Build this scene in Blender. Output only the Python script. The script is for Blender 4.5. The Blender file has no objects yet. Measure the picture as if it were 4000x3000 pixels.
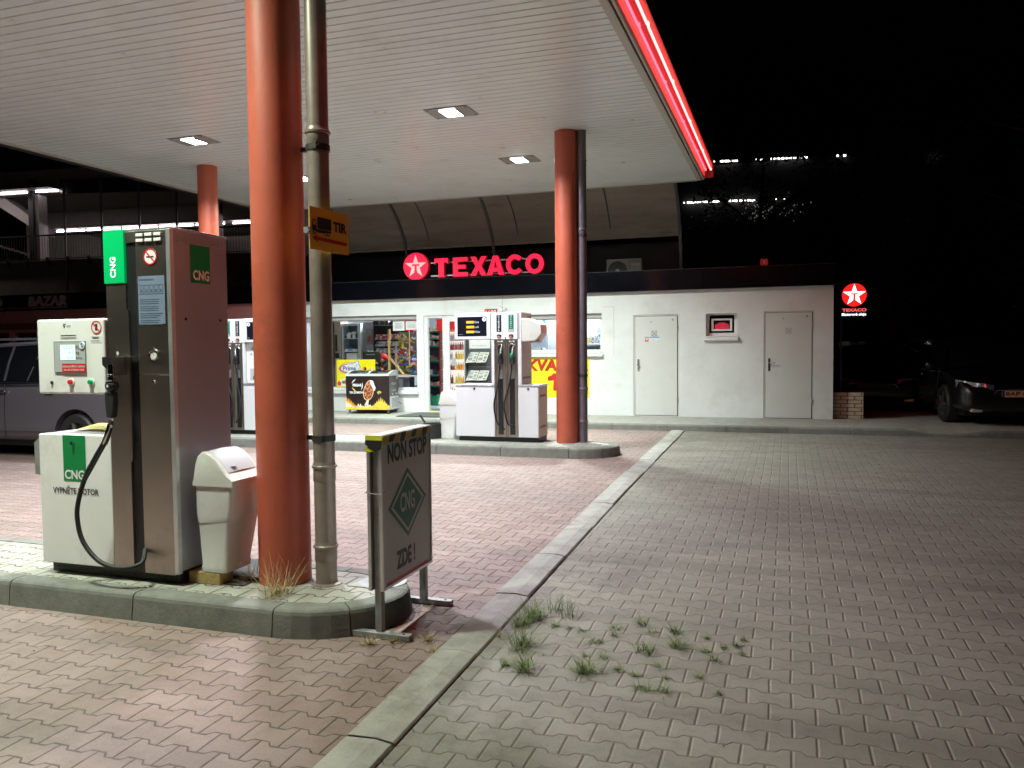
import bpy, bmesh, math, random
from mathutils import Vector, Matrix
random.seed(7)
R=math.radians; PI=math.pi
scene=bpy.context.scene; COL=scene.collection
# ---------------------------------------------------------------- camera
cam=bpy.data.cameras.new('camera'); camo=bpy.data.objects.new('camera',cam); COL.objects.link(camo)
YAW,PITCH,ROLL=0.326304194,-0.0449312777,-0.0100786
fw=Vector((-math.sin(YAW),math.cos(YAW),0)); rt=Vector((math.cos(YAW),math.sin(YAW),0)); up=Vector((0,0,1))
f2=fw*math.cos(PITCH)+up*math.sin(PITCH); u2=up*math.cos(PITCH)-fw*math.sin(PITCH)
r3=rt*math.cos(ROLL)+u2*math.sin(ROLL); u3=u2*math.cos(ROLL)-rt*math.sin(ROLL)
m=Matrix.Identity(4)
for i in range(3): m[i][0]=r3[i]; m[i][1]=u3[i]; m[i][2]=-f2[i]
m[2][3]=1.6
camo.matrix_world=m
cam.sensor_fit='HORIZONTAL'; cam.sensor_width=36; cam.lens=36*3176.42/4000
cam.clip_start=.05; cam.clip_end=800
scene.camera=camo
# ---------------------------------------------------------------- night sky
w=bpy.data.worlds.new('World'); scene.world=w; w.use_nodes=True
nt=w.node_tree; bg=nt.nodes['Background']
sky=nt.nodes.new('ShaderNodeTexSky'); sky.sky_type='NISHITA'; sky.sun_disc=False
sky.sun_elevation=R(-5); sky.sun_rotation=R(200); sky.altitude=300
nt.links.new(sky.outputs[0],bg.inputs[0]); bg.inputs[1].default_value=.05
scene.view_settings.view_transform='Standard'; scene.view_settings.look='None'
scene.view_settings.gamma=1; scene.view_settings.exposure=0.0
LAMP_W=225.0; ROOM_W=190.0; NEON=26.0
scene.cycles.max_bounces=7; scene.cycles.diffuse_bounces=4; scene.cycles.glossy_bounces=3
scene.cycles.sample_clamp_indirect=4.0
scene.cycles.use_denoising=True
scene.cycles.caustics_reflective=False; scene.cycles.caustics_refractive=False
# ---------------------------------------------------------------- materials
MATS={}
def nodes(name):
    m=bpy.data.materials.new(name); m.use_nodes=True; n=m.node_tree; p=n.nodes['Principled BSDF']; return m,n,p
def mat(name,col,rough=.5,metal=0,nz=0.,ns=6,bump=0,bs=80,es=0,ecol=None,coat=0,stretch=None,dirt=None,dn=3,aniso=0):
    if name in MATS: return MATS[name]
    m,n,p=nodes(name); L=n.links; c=tuple(col)+(1,)
    p.inputs['Base Color'].default_value=c; p.inputs['Roughness'].default_value=rough; p.inputs['Metallic'].default_value=metal
    if coat: p.inputs['Coat Weight'].default_value=coat; p.inputs['Coat Roughness'].default_value=.08
    if aniso: p.inputs['Anisotropic'].default_value=aniso
    if es: p.inputs['Emission Color'].default_value=tuple(ecol or col)+(1,); p.inputs['Emission Strength'].default_value=es
    if nz or bump or dirt or stretch:
        tc=n.nodes.new('ShaderNodeTexCoord'); mp=n.nodes.new('ShaderNodeMapping'); L.new(tc.outputs['Object'],mp.inputs[0])
        if stretch: mp.inputs['Scale'].default_value=stretch
    if nz or dirt:
        a=n.nodes.new('ShaderNodeTexNoise'); a.inputs['Scale'].default_value=ns; a.inputs['Detail'].default_value=8; a.inputs['Roughness'].default_value=.65
        L.new(mp.outputs[0],a.inputs['Vector'])
        r=n.nodes.new('ShaderNodeValToRGB'); L.new(a.outputs['Fac'],r.inputs[0])
        r.color_ramp.elements[0].position=.3; r.color_ramp.elements[1].position=.72
        r.color_ramp.elements[0].color=tuple(x*(1-nz) for x in col)+(1,); r.color_ramp.elements[1].color=tuple(min(1,x*(1+nz)) for x in col)+(1,)
        out=r.outputs[0]
        if dirt:
            b=n.nodes.new('ShaderNodeTexNoise'); b.inputs['Scale'].default_value=dn; b.inputs['Detail'].default_value=10; b.inputs['Roughness'].default_value=.75
            L.new(mp.outputs[0],b.inputs['Vector'])
            rr=n.nodes.new('ShaderNodeMapRange'); rr.inputs[1].default_value=.52; rr.inputs[2].default_value=.74; rr.inputs[4].default_value=.75
            L.new(b.outputs['Fac'],rr.inputs[0])
            mx=n.nodes.new('ShaderNodeMix'); mx.data_type='RGBA'; L.new(rr.outputs[0],mx.inputs[0]); L.new(out,mx.inputs[6]); mx.inputs[7].default_value=tuple(dirt)+(1,)
            out=mx.outputs[2]
        L.new(out,p.inputs['Base Color'])
        q=n.nodes.new('ShaderNodeMapRange'); q.inputs[3].default_value=max(.03,rough-.1); q.inputs[4].default_value=min(1,rough+.12); L.new(a.outputs['Fac'],q.inputs[0]); L.new(q.outputs[0],p.inputs['Roughness'])
    if bump:
        a=n.nodes.new('ShaderNodeTexNoise'); a.inputs['Scale'].default_value=bs; a.inputs['Detail'].default_value=4
        L.new(mp.outputs[0],a.inputs['Vector'])
        b=n.nodes.new('ShaderNodeBump'); b.inputs['Distance'].default_value=bump; b.inputs['Strength'].default_value=.6
        L.new(a.outputs['Fac'],b.inputs['Height']); L.new(b.outputs[0],p.inputs['Normal'])
    MATS[name]=m; return m
def emis(name,col,s):
    return mat(name,(col[0]*.5,col[1]*.5,col[2]*.5),.4,es=s,ecol=col)
def glass(name,tint=(1,1,1),refl=.12):
    if name in MATS: return MATS[name]
    m=bpy.data.materials.new(name); m.use_nodes=True; n=m.node_tree; n.nodes.clear()
    o=n.nodes.new('ShaderNodeOutputMaterial'); mx=n.nodes.new('ShaderNodeMixShader'); t=n.nodes.new('ShaderNodeBsdfTransparent'); g=n.nodes.new('ShaderNodeBsdfGlossy')
    t.inputs[0].default_value=tuple(tint)+(1,); g.inputs['Roughness'].default_value=.02
    fr=n.nodes.new('ShaderNodeFresnel'); fr.inputs[0].default_value=1.5
    n.links.new(fr.outputs[0],mx.inputs[0]); n.links.new(t.outputs[0],mx.inputs[1]); n.links.new(g.outputs[0],mx.inputs[2]); n.links.new(mx.outputs[0],o.inputs[0])
    MATS[name]=m; return m
def paver(name,c1,c2,joint,jw=.004,ang=0.0,ox=0.,oy=0.,stain=(.3,.28,.25),smooth=.0):
    m,n,p=nodes(name); L=n.links
    def M(op,a,b=None,c=None):
        k=n.nodes.new('ShaderNodeMath'); k.operation=op
        for i,v in enumerate((a,b,c)):
            if v is None: continue
            if isinstance(v,(int,float)): k.inputs[i].default_value=v
            else: L.new(v,k.inputs[i])
        return k.outputs[0]
    tc=n.nodes.new('ShaderNodeTexCoord'); mp=n.nodes.new('ShaderNodeMapping'); L.new(tc.outputs['Object'],mp.inputs[0])
    mp.inputs['Rotation'].default_value=(0,0,ang); mp.inputs['Location'].default_value=(ox+40,oy+40,0)
    # tiny wander so the joints are not ruled lines
    wz=n.nodes.new('ShaderNodeTexNoise'); wz.inputs['Scale'].default_value=2.3; wz.inputs['Detail'].default_value=3; L.new(tc.outputs['Object'],wz.inputs['Vector'])
    sp=n.nodes.new('ShaderNodeSeparateXYZ'); L.new(mp.outputs[0],sp.inputs[0]); wc=n.nodes.new('ShaderNodeSeparateColor'); L.new(wz.outputs['Color'],wc.inputs[0])
    x=M('ADD',sp.outputs[0],M('MULTIPLY',M('SUBTRACT',wc.outputs[0],.5),.024)); y=M('ADD',sp.outputs[1],M('MULTIPLY',M('SUBTRACT',wc.outputs[1],.5),.024))
    P=.14; LL=.2; A=.0142
    k=M('ROUND',M('DIVIDE',y,P)); par=M('SUBTRACT',1,M('MULTIPLY',M('FLOORED_MODULO',k,2),2))
    T=M('MINIMUM',M('MAXIMUM',M('MULTIPLY',M('COSINE',M('MULTIPLY',x,2*PI/LL)),2.9),-1),1)
    e=M('ADD',M('SUBTRACT',y,M('MULTIPLY',k,P)),M('MULTIPLY',M('MULTIPLY',par,T),A))
    row=M('ADD',M('SUBTRACT',k,1),M('GREATER_THAN',e,0))
    xr=M('SUBTRACT',x,M('MULTIPLY',row,LL/2))
    j=M('ABSOLUTE',M('SUBTRACT',xr,M('MULTIPLY',M('ROUND',M('DIVIDE',xr,LL)),LL)))
    sid=M('FLOOR',M('DIVIDE',xr,LL))
    d=M('MINIMUM',M('ABSOLUTE',e),j)
    cb=n.nodes.new('ShaderNodeCombineXYZ'); L.new(row,cb.inputs[0]); L.new(sid,cb.inputs[1])
    wn=n.nodes.new('ShaderNodeTexWhiteNoise'); L.new(cb.outputs[0],wn.inputs[0])
    def mr(v,a,b,c=0,dd=1):
        q=n.nodes.new('ShaderNodeMapRange'); q.inputs[1].default_value=a; q.inputs[2].default_value=b; q.inputs[3].default_value=c; q.inputs[4].default_value=dd; L.new(v,q.inputs[0]); return q.outputs[0]
    big=n.nodes.new('ShaderNodeTexNoise'); big.inputs['Scale'].default_value=.7; big.inputs['Detail'].default_value=6; L.new(tc.outputs['Object'],big.inputs['Vector'])
    med=n.nodes.new('ShaderNodeTexNoise'); med.inputs['Scale'].default_value=9; med.inputs['Detail'].default_value=8; med.inputs['Roughness'].default_value=.7; L.new(tc.outputs['Object'],med.inputs['Vector'])
    fine=n.nodes.new('ShaderNodeTexNoise'); fine.inputs['Scale'].default_value=170; fine.inputs['Detail'].default_value=3; L.new(tc.outputs['Object'],fine.inputs['Vector'])
    def mix(f,a,b):
        q=n.nodes.new('ShaderNodeMix'); q.data_type='RGBA'
        if isinstance(f,(int,float)): q.inputs[0].default_value=f
        else: L.new(f,q.inputs[0])
        for s,v in ((6,a),(7,b)):
            if isinstance(v,tuple): q.inputs[s].default_value=v+(1,)
            else: L.new(v,q.inputs[s])
        return q.outputs[2]
    col=mix(M('MULTIPLY',wn.outputs['Value'],.9),c1,c2)
    col=mix(mr(big.outputs['Fac'],.48,.7,0,.5),col,stain)
    col=mix(mr(med.outputs['Fac'],.5,.78,0,.45),col,tuple(v*.55 for v in stain))
    # oil drips: rare dark spots of uneven size
    vo=n.nodes.new('ShaderNodeTexVoronoi'); vo.inputs['Scale'].default_value=1.7; L.new(tc.outputs['Object'],vo.inputs['Vector']); vc=n.nodes.new('ShaderNodeSeparateColor'); L.new(vo.outputs['Color'],vc.inputs[0])
    rad=M('MULTIPLY',M('MAXIMUM',M('SUBTRACT',vc.outputs[0],.55),0),.22)
    dd=M('ADD',vo.outputs['Distance'],M('MULTIPLY',M('SUBTRACT',med.outputs['Fac'],.5),.12))
    q=n.nodes.new('ShaderNodeMapRange'); L.new(dd,q.inputs[0]); L.new(rad,q.inputs[1]); L.new(M('ADD',rad,.03),q.inputs[2]); q.inputs[3].default_value=.45; q.inputs[4].default_value=0
    col=mix(q.outputs[0],col,tuple(v*.32 for v in stain))
    # faint wheel tracks running along the lanes
    wt=n.nodes.new('ShaderNodeTexNoise'); wt.inputs['Scale'].default_value=1.0; wt.inputs['Detail'].default_value=5; m2=n.nodes.new('ShaderNodeMapping'); m2.inputs['Scale'].default_value=(.18,2.6,1); L.new(tc.outputs['Object'],m2.inputs[0]); L.new(m2.outputs[0],wt.inputs['Vector'])
    col=mix(mr(wt.outputs['Fac'],.5,.72,0,.55),col,tuple(v*.6 for v in stain))
    vm=n.nodes.new('ShaderNodeVectorMath'); vm.operation='SCALE'; L.new(col,vm.inputs[0]); L.new(mr(fine.outputs['Fac'],.25,.75,.82,1.16),vm.inputs['Scale'])
    # joint width varies where sand has washed out
    jv=mr(med.outputs['Fac'],.35,.65,jw*.35,jw*1.1)
    jm=n.nodes.new('ShaderNodeMapRange'); L.new(d,jm.inputs[0]); L.new(jv,jm.inputs[1]); L.new(M('ADD',jv,.0025),jm.inputs[2])
    fin=mix(jm.outputs[0],joint,vm.outputs[0])
    L.new(fin,p.inputs['Base Color'])
    p.inputs['Roughness'].default_value=.72; L.new(mr(med.outputs['Fac'],.3,.7,.55,.85),p.inputs['Roughness'])
    h=M('ADD',M('MULTIPLY',mr(d,.001,.009),1.0),M('ADD',M('MULTIPLY',fine.outputs['Fac'],.16),M('MULTIPLY',M('ADD',wn.outputs['Value'],med.outputs['Fac']),.25)))
    b=n.nodes.new('ShaderNodeBump'); b.inputs['Distance'].default_value=.0045; b.inputs['Strength'].default_value=.9; L.new(h,b.inputs['Height']); L.new(b.outputs[0],p.inputs['Normal'])
    return m
# ---------------------------------------------------------------- mesh builder
class MB:
    def __init__(s): s.v=[]; s.f=[]
    def add(s,vs,fs):
        o=len(s.v); s.v+= [tuple(v) for v in vs]; s.f+=[tuple(i+o for i in f) for f in fs]; return s
    def box(s,x0,x1,y0,y1,z0,z1):
        return s.add([(x0,y0,z0),(x1,y0,z0),(x1,y1,z0),(x0,y1,z0),(x0,y0,z1),(x1,y0,z1),(x1,y1,z1),(x0,y1,z1)],
                     [(0,3,2,1),(4,5,6,7),(0,1,5,4),(1,2,6,5),(2,3,7,6),(3,0,4,7)])
    def quad(s,a,b,c,d): return s.add([a,b,c,d],[(0,1,2,3)])
    def prism(s,poly,ax,a,b):
        # poly = 2D outline; ax 'y': (x,z) swept along y; 'x': (y,z) along x; 'z': (x,y) along z
        def P(p,t): return (p[0],t,p[1]) if ax=='y' else ((t,p[0],p[1]) if ax=='x' else (p[0],p[1],t))
        k=len(poly); vs=[P(p,a) for p in poly]+[P(p,b) for p in poly]
        return s.add(vs,[tuple(range(k)),tuple(range(2*k-1,k-1,-1))]+[(i,(i+1)%k,k+(i+1)%k,k+i) for i in range(k)])
    def cyl(s,p0,p1,r0,r1=None,seg=20,cap=True):
        if r1 is None: r1=r0
        p0=Vector(p0);p1=Vector(p1); d=(p1-p0).normalized(); a=d.orthogonal().normalized(); b=d.cross(a)
        vs=[];fs=[]
        for p,r in((p0,r0),(p1,r1)):
            for i in range(seg): t=2*PI*i/seg; vs.append(p+a*r*math.cos(t)+b*r*math.sin(t))
        for i in range(seg): fs.append((i,(i+1)%seg,seg+(i+1)%seg,seg+i))
        if cap: fs+= [tuple(range(seg-1,-1,-1)),tuple(range(seg,2*seg))]
        return s.add(vs,fs)
    def lathe(s,prof,c,seg=24,axis='z'):
        vs=[];fs=[];k=len(prof)
        for i in range(seg):
            t=2*PI*i/seg
            for r,h in prof:
                x,y=r*math.cos(t),r*math.sin(t)
                vs.append((c[0]+x,c[1]+y,c[2]+h) if axis=='z' else ((c[0]+x,c[1]+h,c[2]+y) if axis=='y' else (c[0]+h,c[1]+x,c[2]+y)))
        for i in range(seg):
            j=(i+1)%seg
            for q in range(k-1): fs.append((i*k+q,j*k+q,j*k+q+1,i*k+q+1))
        return s.add(vs,fs)
    def tube(s,pts,r,seg=10,cap=True):
        pts=[Vector(p) for p in pts]; vs=[];fs=[]; k=len(pts); n0=None
        for i,p in enumerate(pts):
            d=(pts[min(i+1,k-1)]-pts[max(i-1,0)]).normalized()
            if n0 is None: n0=d.orthogonal().normalized()
            n0=(n0-d*n0.dot(d)).normalized(); b=d.cross(n0)
            rr=r[i] if isinstance(r,(list,tuple)) else r
            for q in range(seg): t=2*PI*q/seg; vs.append(p+n0*rr*math.cos(t)+b*rr*math.sin(t))
        for i in range(k-1):
            for q in range(seg): fs.append((i*seg+q,i*seg+(q+1)%seg,(i+1)*seg+(q+1)%seg,(i+1)*seg+q))
        if cap: fs+=[tuple(range(seg-1,-1,-1)),tuple(range((k-1)*seg,k*seg))]
        return s.add(vs,fs)
    def ball(s,c,r,seg=14,rings=8,sc=(1,1,1)):
        prof=[(r*math.sin(PI*i/rings),-r*math.cos(PI*i/rings)) for i in range(rings+1)]
        o=len(s.v); s.lathe(prof,(0,0,0),seg)
        for i in range(o,len(s.v)): v=s.v[i]; s.v[i]=(c[0]+v[0]*sc[0],c[1]+v[1]*sc[1],c[2]+v[2]*sc[2])
        return s
    def loft(s,secs,close=False,caps=True):
        k=len(secs[0]); o=[]; vs=[p for q in secs for p in q]; fs=[]
        for i in range(len(secs)-1):
            for j in range(k if close else k-1): fs.append((i*k+j,i*k+(j+1)%k,(i+1)*k+(j+1)%k,(i+1)*k+j))
        if caps and close: fs+=[tuple(range(k-1,-1,-1)),tuple(range((len(secs)-1)*k,len(secs)*k))]
        return s.add(vs,fs)
ROOT={}
def setp(o,label=None,cat=None,group=None,kind=None):
    if label: o['label']=label
    if cat: o['category']=cat
    if group: o['group']=group
    if kind: o['kind']=kind
def thing(name,label,cat,loc=(0,0,0),rot=0,group=None,local=False):
    o=bpy.data.objects.new(name,None); COL.objects.link(o); o.location=loc; o.rotation_euler=(0,0,rot); o.empty_display_size=.1
    setp(o,label,cat,group); ROOT[o.name]=(0,0,0) if local else tuple(loc); return o
def part(mb,name,mt,parent=None,bevel=0,smooth=False,label=None,bseg=2,sub=0):
    me=bpy.data.meshes.new(name); off=(0,0,0)
    if parent is not None: off=ROOT[parent.name]
    me.from_pydata([(v[0]-off[0],v[1]-off[1],v[2]-off[2]) for v in mb.v],[],mb.f)
    me.materials.append(mt)
    bm=bmesh.new(); bm.from_mesh(me); bmesh.ops.recalc_face_normals(bm,faces=bm.faces); bm.to_mesh(me); bm.free()
    if smooth:
        for p in me.polygons: p.use_smooth=True
        if smooth!='all':
            try: me.set_sharp_from_angle(angle=R(38))
            except Exception: pass
    o=bpy.data.objects.new(name,me); COL.objects.link(o)
    if parent is not None: o.parent=parent; ROOT[o.name]=off
    if label: o['label']=label
    if bevel:
        b=o.modifiers.new('bevel','BEVEL'); b.width=bevel; b.segments=bseg; b.limit_method='ANGLE'; b.angle_limit=R(40)
        if not smooth:
            b.harden_normals=False
    if sub:
        q=o.modifiers.new('sub','SUBSURF'); q.levels=sub; q.render_levels=sub
    return o
def solo(mb,name,mt,label,cat,group=None,base=None,**k):
    # a thing that is one mesh; origin moved to its base
    if base is None:
        xs=[v[0] for v in mb.v]; ys=[v[1] for v in mb.v]; zs=[v[2] for v in mb.v]
        base=((min(xs)+max(xs))/2,(min(ys)+max(ys))/2,min(zs))
    mb.v=[(v[0]-base[0],v[1]-base[1],v[2]-base[2]) for v in mb.v]
    o=part(mb,name,mt,None,**k); o.location=base; ROOT[o.name]=tuple(base); setp(o,label,cat,group); return o
def struct(mb,name,mt,**k):
    o=part(mb,name,mt,None,**k); o['kind']='structure'; return o
def dup(o,parent=None,loc=None,rot=None):
    c=o.copy(); COL.objects.link(c); c.parent=parent
    if parent is None:
        if loc is not None: c.location=loc
        if rot is not None: c.rotation_euler=(0,0,rot)
    for ch in [x for x in bpy.data.objects if x.parent==o]: dup(ch,c)
    return c
def text(body,u0,u1,v0,v1,plane,off,bold=.0,thick=0,rot=False,shear=0,fit=True):
    cu=bpy.data.curves.new('t','FONT'); cu.body=body; cu.offset=bold; cu.extrude=.5 if thick else 0; cu.resolution_u=3; cu.align_x='CENTER' if '\n' in body else 'LEFT'
    o=bpy.data.objects.new('t',cu); COL.objects.link(o); dg=bpy.context.evaluated_depsgraph_get(); me=bpy.data.meshes.new_from_object(o.evaluated_get(dg))
    pts=[(v.co.x+shear*v.co.y,v.co.y,v.co.z) for v in me.vertices]; fs=[tuple(p.vertices) for p in me.polygons]
    bpy.data.objects.remove(o); bpy.data.curves.remove(cu); bpy.data.meshes.remove(me)
    if rot: pts=[(-p[1],p[0],p[2]) for p in pts]
    a0=min(p[0] for p in pts);a1=max(p[0] for p in pts);b0=min(p[1] for p in pts);b1=max(p[1] for p in pts)
    su=(u1-u0)/(a1-a0); sv=(v1-v0)/(b1-b0); mb=MB(); vs=[]
    for p in pts:
        u=u0+(p[0]-a0)*su; v=v0+(p[1]-b0)*sv; wv=(p[2]+.5)*thick if thick else 0
        vs.append((u,off-wv,v) if plane=='front' else ((off+wv,u,v) if plane=='right' else (u,v,off+wv)))
    mb.add(vs,fs); return mb
def star(cx,cz,r,inner=.382):
    return [(cx+(r if i%2==0 else r*inner)*math.sin(PI*i/5),cz+(r if i%2==0 else r*inner)*math.cos(PI*i/5)) for i in range(10)]
def disc(mb,cx,cz,r,y,plane='front',seg=32,r2=0):
    pts=[(cx+r*math.cos(2*PI*i/seg),cz+r*math.sin(2*PI*i/seg)) for i in range(seg)]
    P=(lambda p:(p[0],y,p[1])) if plane=='front' else (lambda p:(y,p[0],p[1]))
    if r2:
        q=[(cx+r2*math.cos(2*PI*i/seg),cz+r2*math.sin(2*PI*i/seg)) for i in range(seg)]
        mb.add([P(p) for p in pts+q],[(i,(i+1)%seg,seg+(i+1)%seg,seg+i) for i in range(seg)])
    else: mb.add([P(p) for p in pts],[tuple(range(seg))])
    return mb
def rect(mb,u0,u1,v0,v1,off,plane='front'):
    P=(lambda a,b:(a,off,b)) if plane=='front' else ((lambda a,b:(off,a,b)) if plane=='right' else (lambda a,b:(a,b,off)))
    return mb.quad(P(u0,v0),P(u1,v0),P(u1,v1),P(u0,v1))
def poly(mb,pts,off,plane='front'):
    P=(lambda p:(p[0],off,p[1])) if plane=='front' else ((lambda p:(off,p[0],p[1])) if plane=='right' else (lambda p:(p[0],p[1],off)))
    return mb.add([P(p) for p in pts],[tuple(range(len(pts)))])
def nosign(parent,cx,cz,r,y,kind):
    # round prohibition sticker
    s=part(disc(MB(),cx,cz,r,y),'prohibition_sticker',WHITE,parent)
    mb=disc(MB(),cx,cz,r,y-.0015,r2=r*.84); a=R(-45); d=(math.cos(a),math.sin(a)); q=(-d[1],d[0]); t=r*.08; l=r*.9
    poly(mb,[(cx-d[0]*l+q[0]*t,cz-d[1]*l+q[1]*t),(cx+d[0]*l+q[0]*t,cz+d[1]*l+q[1]*t),(cx+d[0]*l-q[0]*t,cz+d[1]*l-q[1]*t),(cx-d[0]*l-q[0]*t,cz-d[1]*l-q[1]*t)],y-.002)
    part(mb,'red_ring',RED,s)
    mb=MB()
    if kind=='smoke':
        rect(mb,cx-r*.55,cx+r*.5,cz-r*.12,cz+r*.06,y-.001)
    else:
        rect(mb,cx-r*.22,cx+r*.22,cz-r*.5,cz+r*.5,y-.001)
    part(mb,'pictogram',BLACK,s)
    return s
WHITE=mat('white_paint',(.74,.75,.74),.35,nz=.03,ns=3,coat=.2)
PWHITE=mat('powder_coated_white',(.80,.81,.79),.32,nz=.05,ns=2.5,bump=.0006,bs=120,dirt=(.5,.49,.44),dn=1.6)
PLAST=mat('white_plastic',(.62,.62,.585),.42,nz=.06,ns=5,dirt=(.45,.42,.36),dn=5)
BLACK=mat('black_plastic',(.012,.012,.014),.45)
RUB=mat('black_rubber',(.015,.015,.016),.55,nz=.3,ns=20)
DARK=mat('dark_steel',(.03,.028,.026),.5,nz=.3,ns=12)
STEEL=mat('brushed_stainless',(.50,.455,.40),.42,1,nz=.09,ns=2.5,bump=.00018,bs=60,aniso=.6,dirt=(.36,.32,.28),dn=1.7)
CHROME=mat('chrome',(.7,.7,.7),.12,1)
ALU=mat('aluminium_trim',(.62,.63,.64),.35,.8,nz=.1,ns=8)
GALV=mat('galvanised_steel',(.34,.36,.35),.5,.55,nz=.22,ns=14,dirt=(.2,.19,.16),dn=6)
ORANGE=mat('orange_red_column_paint',(.48,.100,.052),.50,nz=.09,ns=4,bump=.0022,bs=30,coat=.05,dirt=(.27,.07,.042),dn=3.2)
PIPEM=mat('painted_zinc_pipe',(.30,.25,.21),.38,.3,nz=.16,ns=7,dirt=(.15,.13,.10),dn=3)
GREEN=mat('green_vinyl',(.0,.22,.055),.4,nz=.04)
RED=mat('red_vinyl',(.6,.015,.02),.4)
YELLOW=mat('yellow_board',(.86,.68,.01),.45,nz=.04,ns=3)
CONC=mat('kerb_concrete',(.35,.355,.315),.85,nz=.2,ns=7,bump=.005,bs=60,dirt=(.15,.145,.11),dn=3.1)
KERBD=mat('weathered_kerb_concrete',(.18,.185,.16),.85,nz=.22,ns=9,bump=.004,bs=55,dirt=(.085,.09,.075),dn=2.0)
PAVE=mat('pavement_concrete',(.33,.33,.29),.88,nz=.2,ns=6,bump=.003,bs=50,dirt=(.2,.2,.16),dn=2)
ASPH=mat('asphalt',(.05,.048,.045),.9,nz=.3,ns=9,bump=.004,bs=90)
WALLM=mat('white_render',(.74,.755,.735),.9,nz=.07,ns=1.6,bump=.004,bs=38,dirt=(.60,.59,.54),dn=1.4)
REDW=mat('red_render',(.62,.24,.235),.85,nz=.1,ns=3,bump=.003,bs=45)
FASC=mat('black_gloss_cladding',(.0035,.004,.007),.16,nz=.2,ns=4)
FASC.node_tree.nodes['Principled BSDF'].inputs['Specular IOR Level'].default_value=.28
SOFF=mat('cream_soffit_slats',(.69,.735,.74),.30,nz=.06,ns=2,dirt=(.56,.55,.52),dn=1.2)
SOFF2=mat('soffit_trim',(.46,.43,.38),.5,nz=.08,ns=4)
GLS=glass('window_glass'); 
REDP=paver('red_pavers',(.285,.208,.182),(.225,.158,.135),(.10,.072,.06),.0036,stain=(.26,.215,.195))
GREYP=paver('grey_pavers',(.268,.258,.215),(.220,.212,.175),(.175,.158,.122),.0042,ox=.07,stain=(.19,.185,.15))
ISLP=paver('island_pavers',(.37,.37,.31),(.30,.30,.25),(.07,.065,.05),.005,ox=.03,oy=.05,stain=(.27,.27,.21))
def gz(y): return -.09+.0127*max(-12,min(14.6,y))
# ---------------------------------------------------------------- ground
def kx(y,s=0): return -1.50-.0145*y-s+.012*math.sin(y*.55)
ys=[-12+i*.7 for i in range(39)]; ys=[y for y in ys if y<14.45]+[14.5]
mb=MB()
for a,b in((-300,-12),(-12,14.6),(14.6,400)): mb.quad((-300,a,gz(a)-.012),(300,a,gz(a)-.012),(300,b,gz(b)-.012),(-300,b,gz(b)-.012))
struct(mb,'ground',ASPH)
mb=MB(); mb.loft([[(-34,y,gz(y)),(kx(y,.24),y,gz(y))] for y in ys]); struct(mb,'paved_forecourt',REDP)
mb=MB(); mb.loft([[(kx(y),y,gz(y)+.001),(26,y,gz(y)+.001)] for y in ys]); struct(mb,'paved_road',GREYP)
# flush kerb strip: stones one metre long, slightly out of line
random.seed(3); mb=MB(); y=-3.02
while y<14.45:
    y1=min(y+1.0,14.47); g=.006; dz=random.uniform(-.003,.004); dx=random.uniform(-.006,.006); tl=random.uniform(-.004,.004)
    A=y+g; B=y1-g
    def sec(yy,e): 
        x0=kx(yy,.24)+dx; x1=kx(yy)-.013+dx; z=gz(yy)+.014+dz
        return [(x0,yy,z-.05),(x0,yy,z-.006),(x0+.006,yy,z),(x0+.14,yy,z+.004+tl),(x0+.155,yy,z+.002+tl),(x1-.01,yy,z-.006+tl),(x1,yy,z-.016),(x1,yy,z-.06)]
    mb.loft([sec(A,0),sec((A+B)/2,0),sec(B,0)],close=True); y=y1
struct(mb,'flush_kerb',CONC,bevel=.003)
# islands
def island(name,xl,cx,cy,a,b,zt,zb,sx):
    def outline(off):
        pts=[(xl,cy-b+off)]; x=xl
        n=int((cx-xl)/1.0)
        pts+=[(cx-i*1.0,cy-b+off) for i in range(n,0,-1)]
        for i in range(17):
            t=-PI/2+PI*i/16; pts.append((cx+(a-off)*math.cos(t),cy+(b-off)*math.sin(t)))
        pts+=[(cx-i*1.0,cy+b-off) for i in range(1,n+1)]+[(xl,cy+b-off)]
        return pts
    prof=[(0,zb-.03),(.018,zt-.03),(.024,zt-.012),(.036,zt-.002),(.055,zt+.003),(.15,zt+.004),(.152,zt-.03)]
    rings=[outline(o) for o,_ in prof]; k=len(rings[0]); mb=MB()
    cuts=[0]+list(range(1,k-1)); i=0; segs=[]
    # stones: one per metre on the straights, the nose in four pieces
    idx=[j for j in range(k)]; n=(k-19)//2
    marks=list(range(0,n+2)); marks=[0]+[j for j in range(1,n+1)]+[n+1]+[n+1+4,n+1+9,n+1+13,n+1+16]+[n+1+16+j for j in range(1,n+2)]
    marks=sorted(set(min(m_,k-1) for m_ in marks))
    for s,e in zip(marks,marks[1:]):
        secs=[]
        for q in range(s,e+1):
            row=[]
            for (o,z),rg in zip(prof,rings):
                x,y=rg[q]
                # pull the end of each stone back a few mm to leave a joint
                if q==s or q==e:
                    q2=q+1 if q==s else q-1; x2,y2=rg[q2]; l=math.hypot(x2-x,y2-y) or 1; x+=(x2-x)/l*.004; y+=(y2-y)/l*.004
                row.append((x,y,z))
            secs.append(row)
        mb.loft(secs,close=True)
    o=struct(mb,name+'_kerb',KERBD)
    top=MB(); top.prism(outline(.153),'z',zb-.02,zt); o2=struct(top,name,ISLP); return o
island('pavement_island',-30,-2.777,4.37,.613,.49,.12,-.045,0)
island('pavement_island',-30,-2.87,11.40,.63,.52,.19,.045,0)
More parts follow.
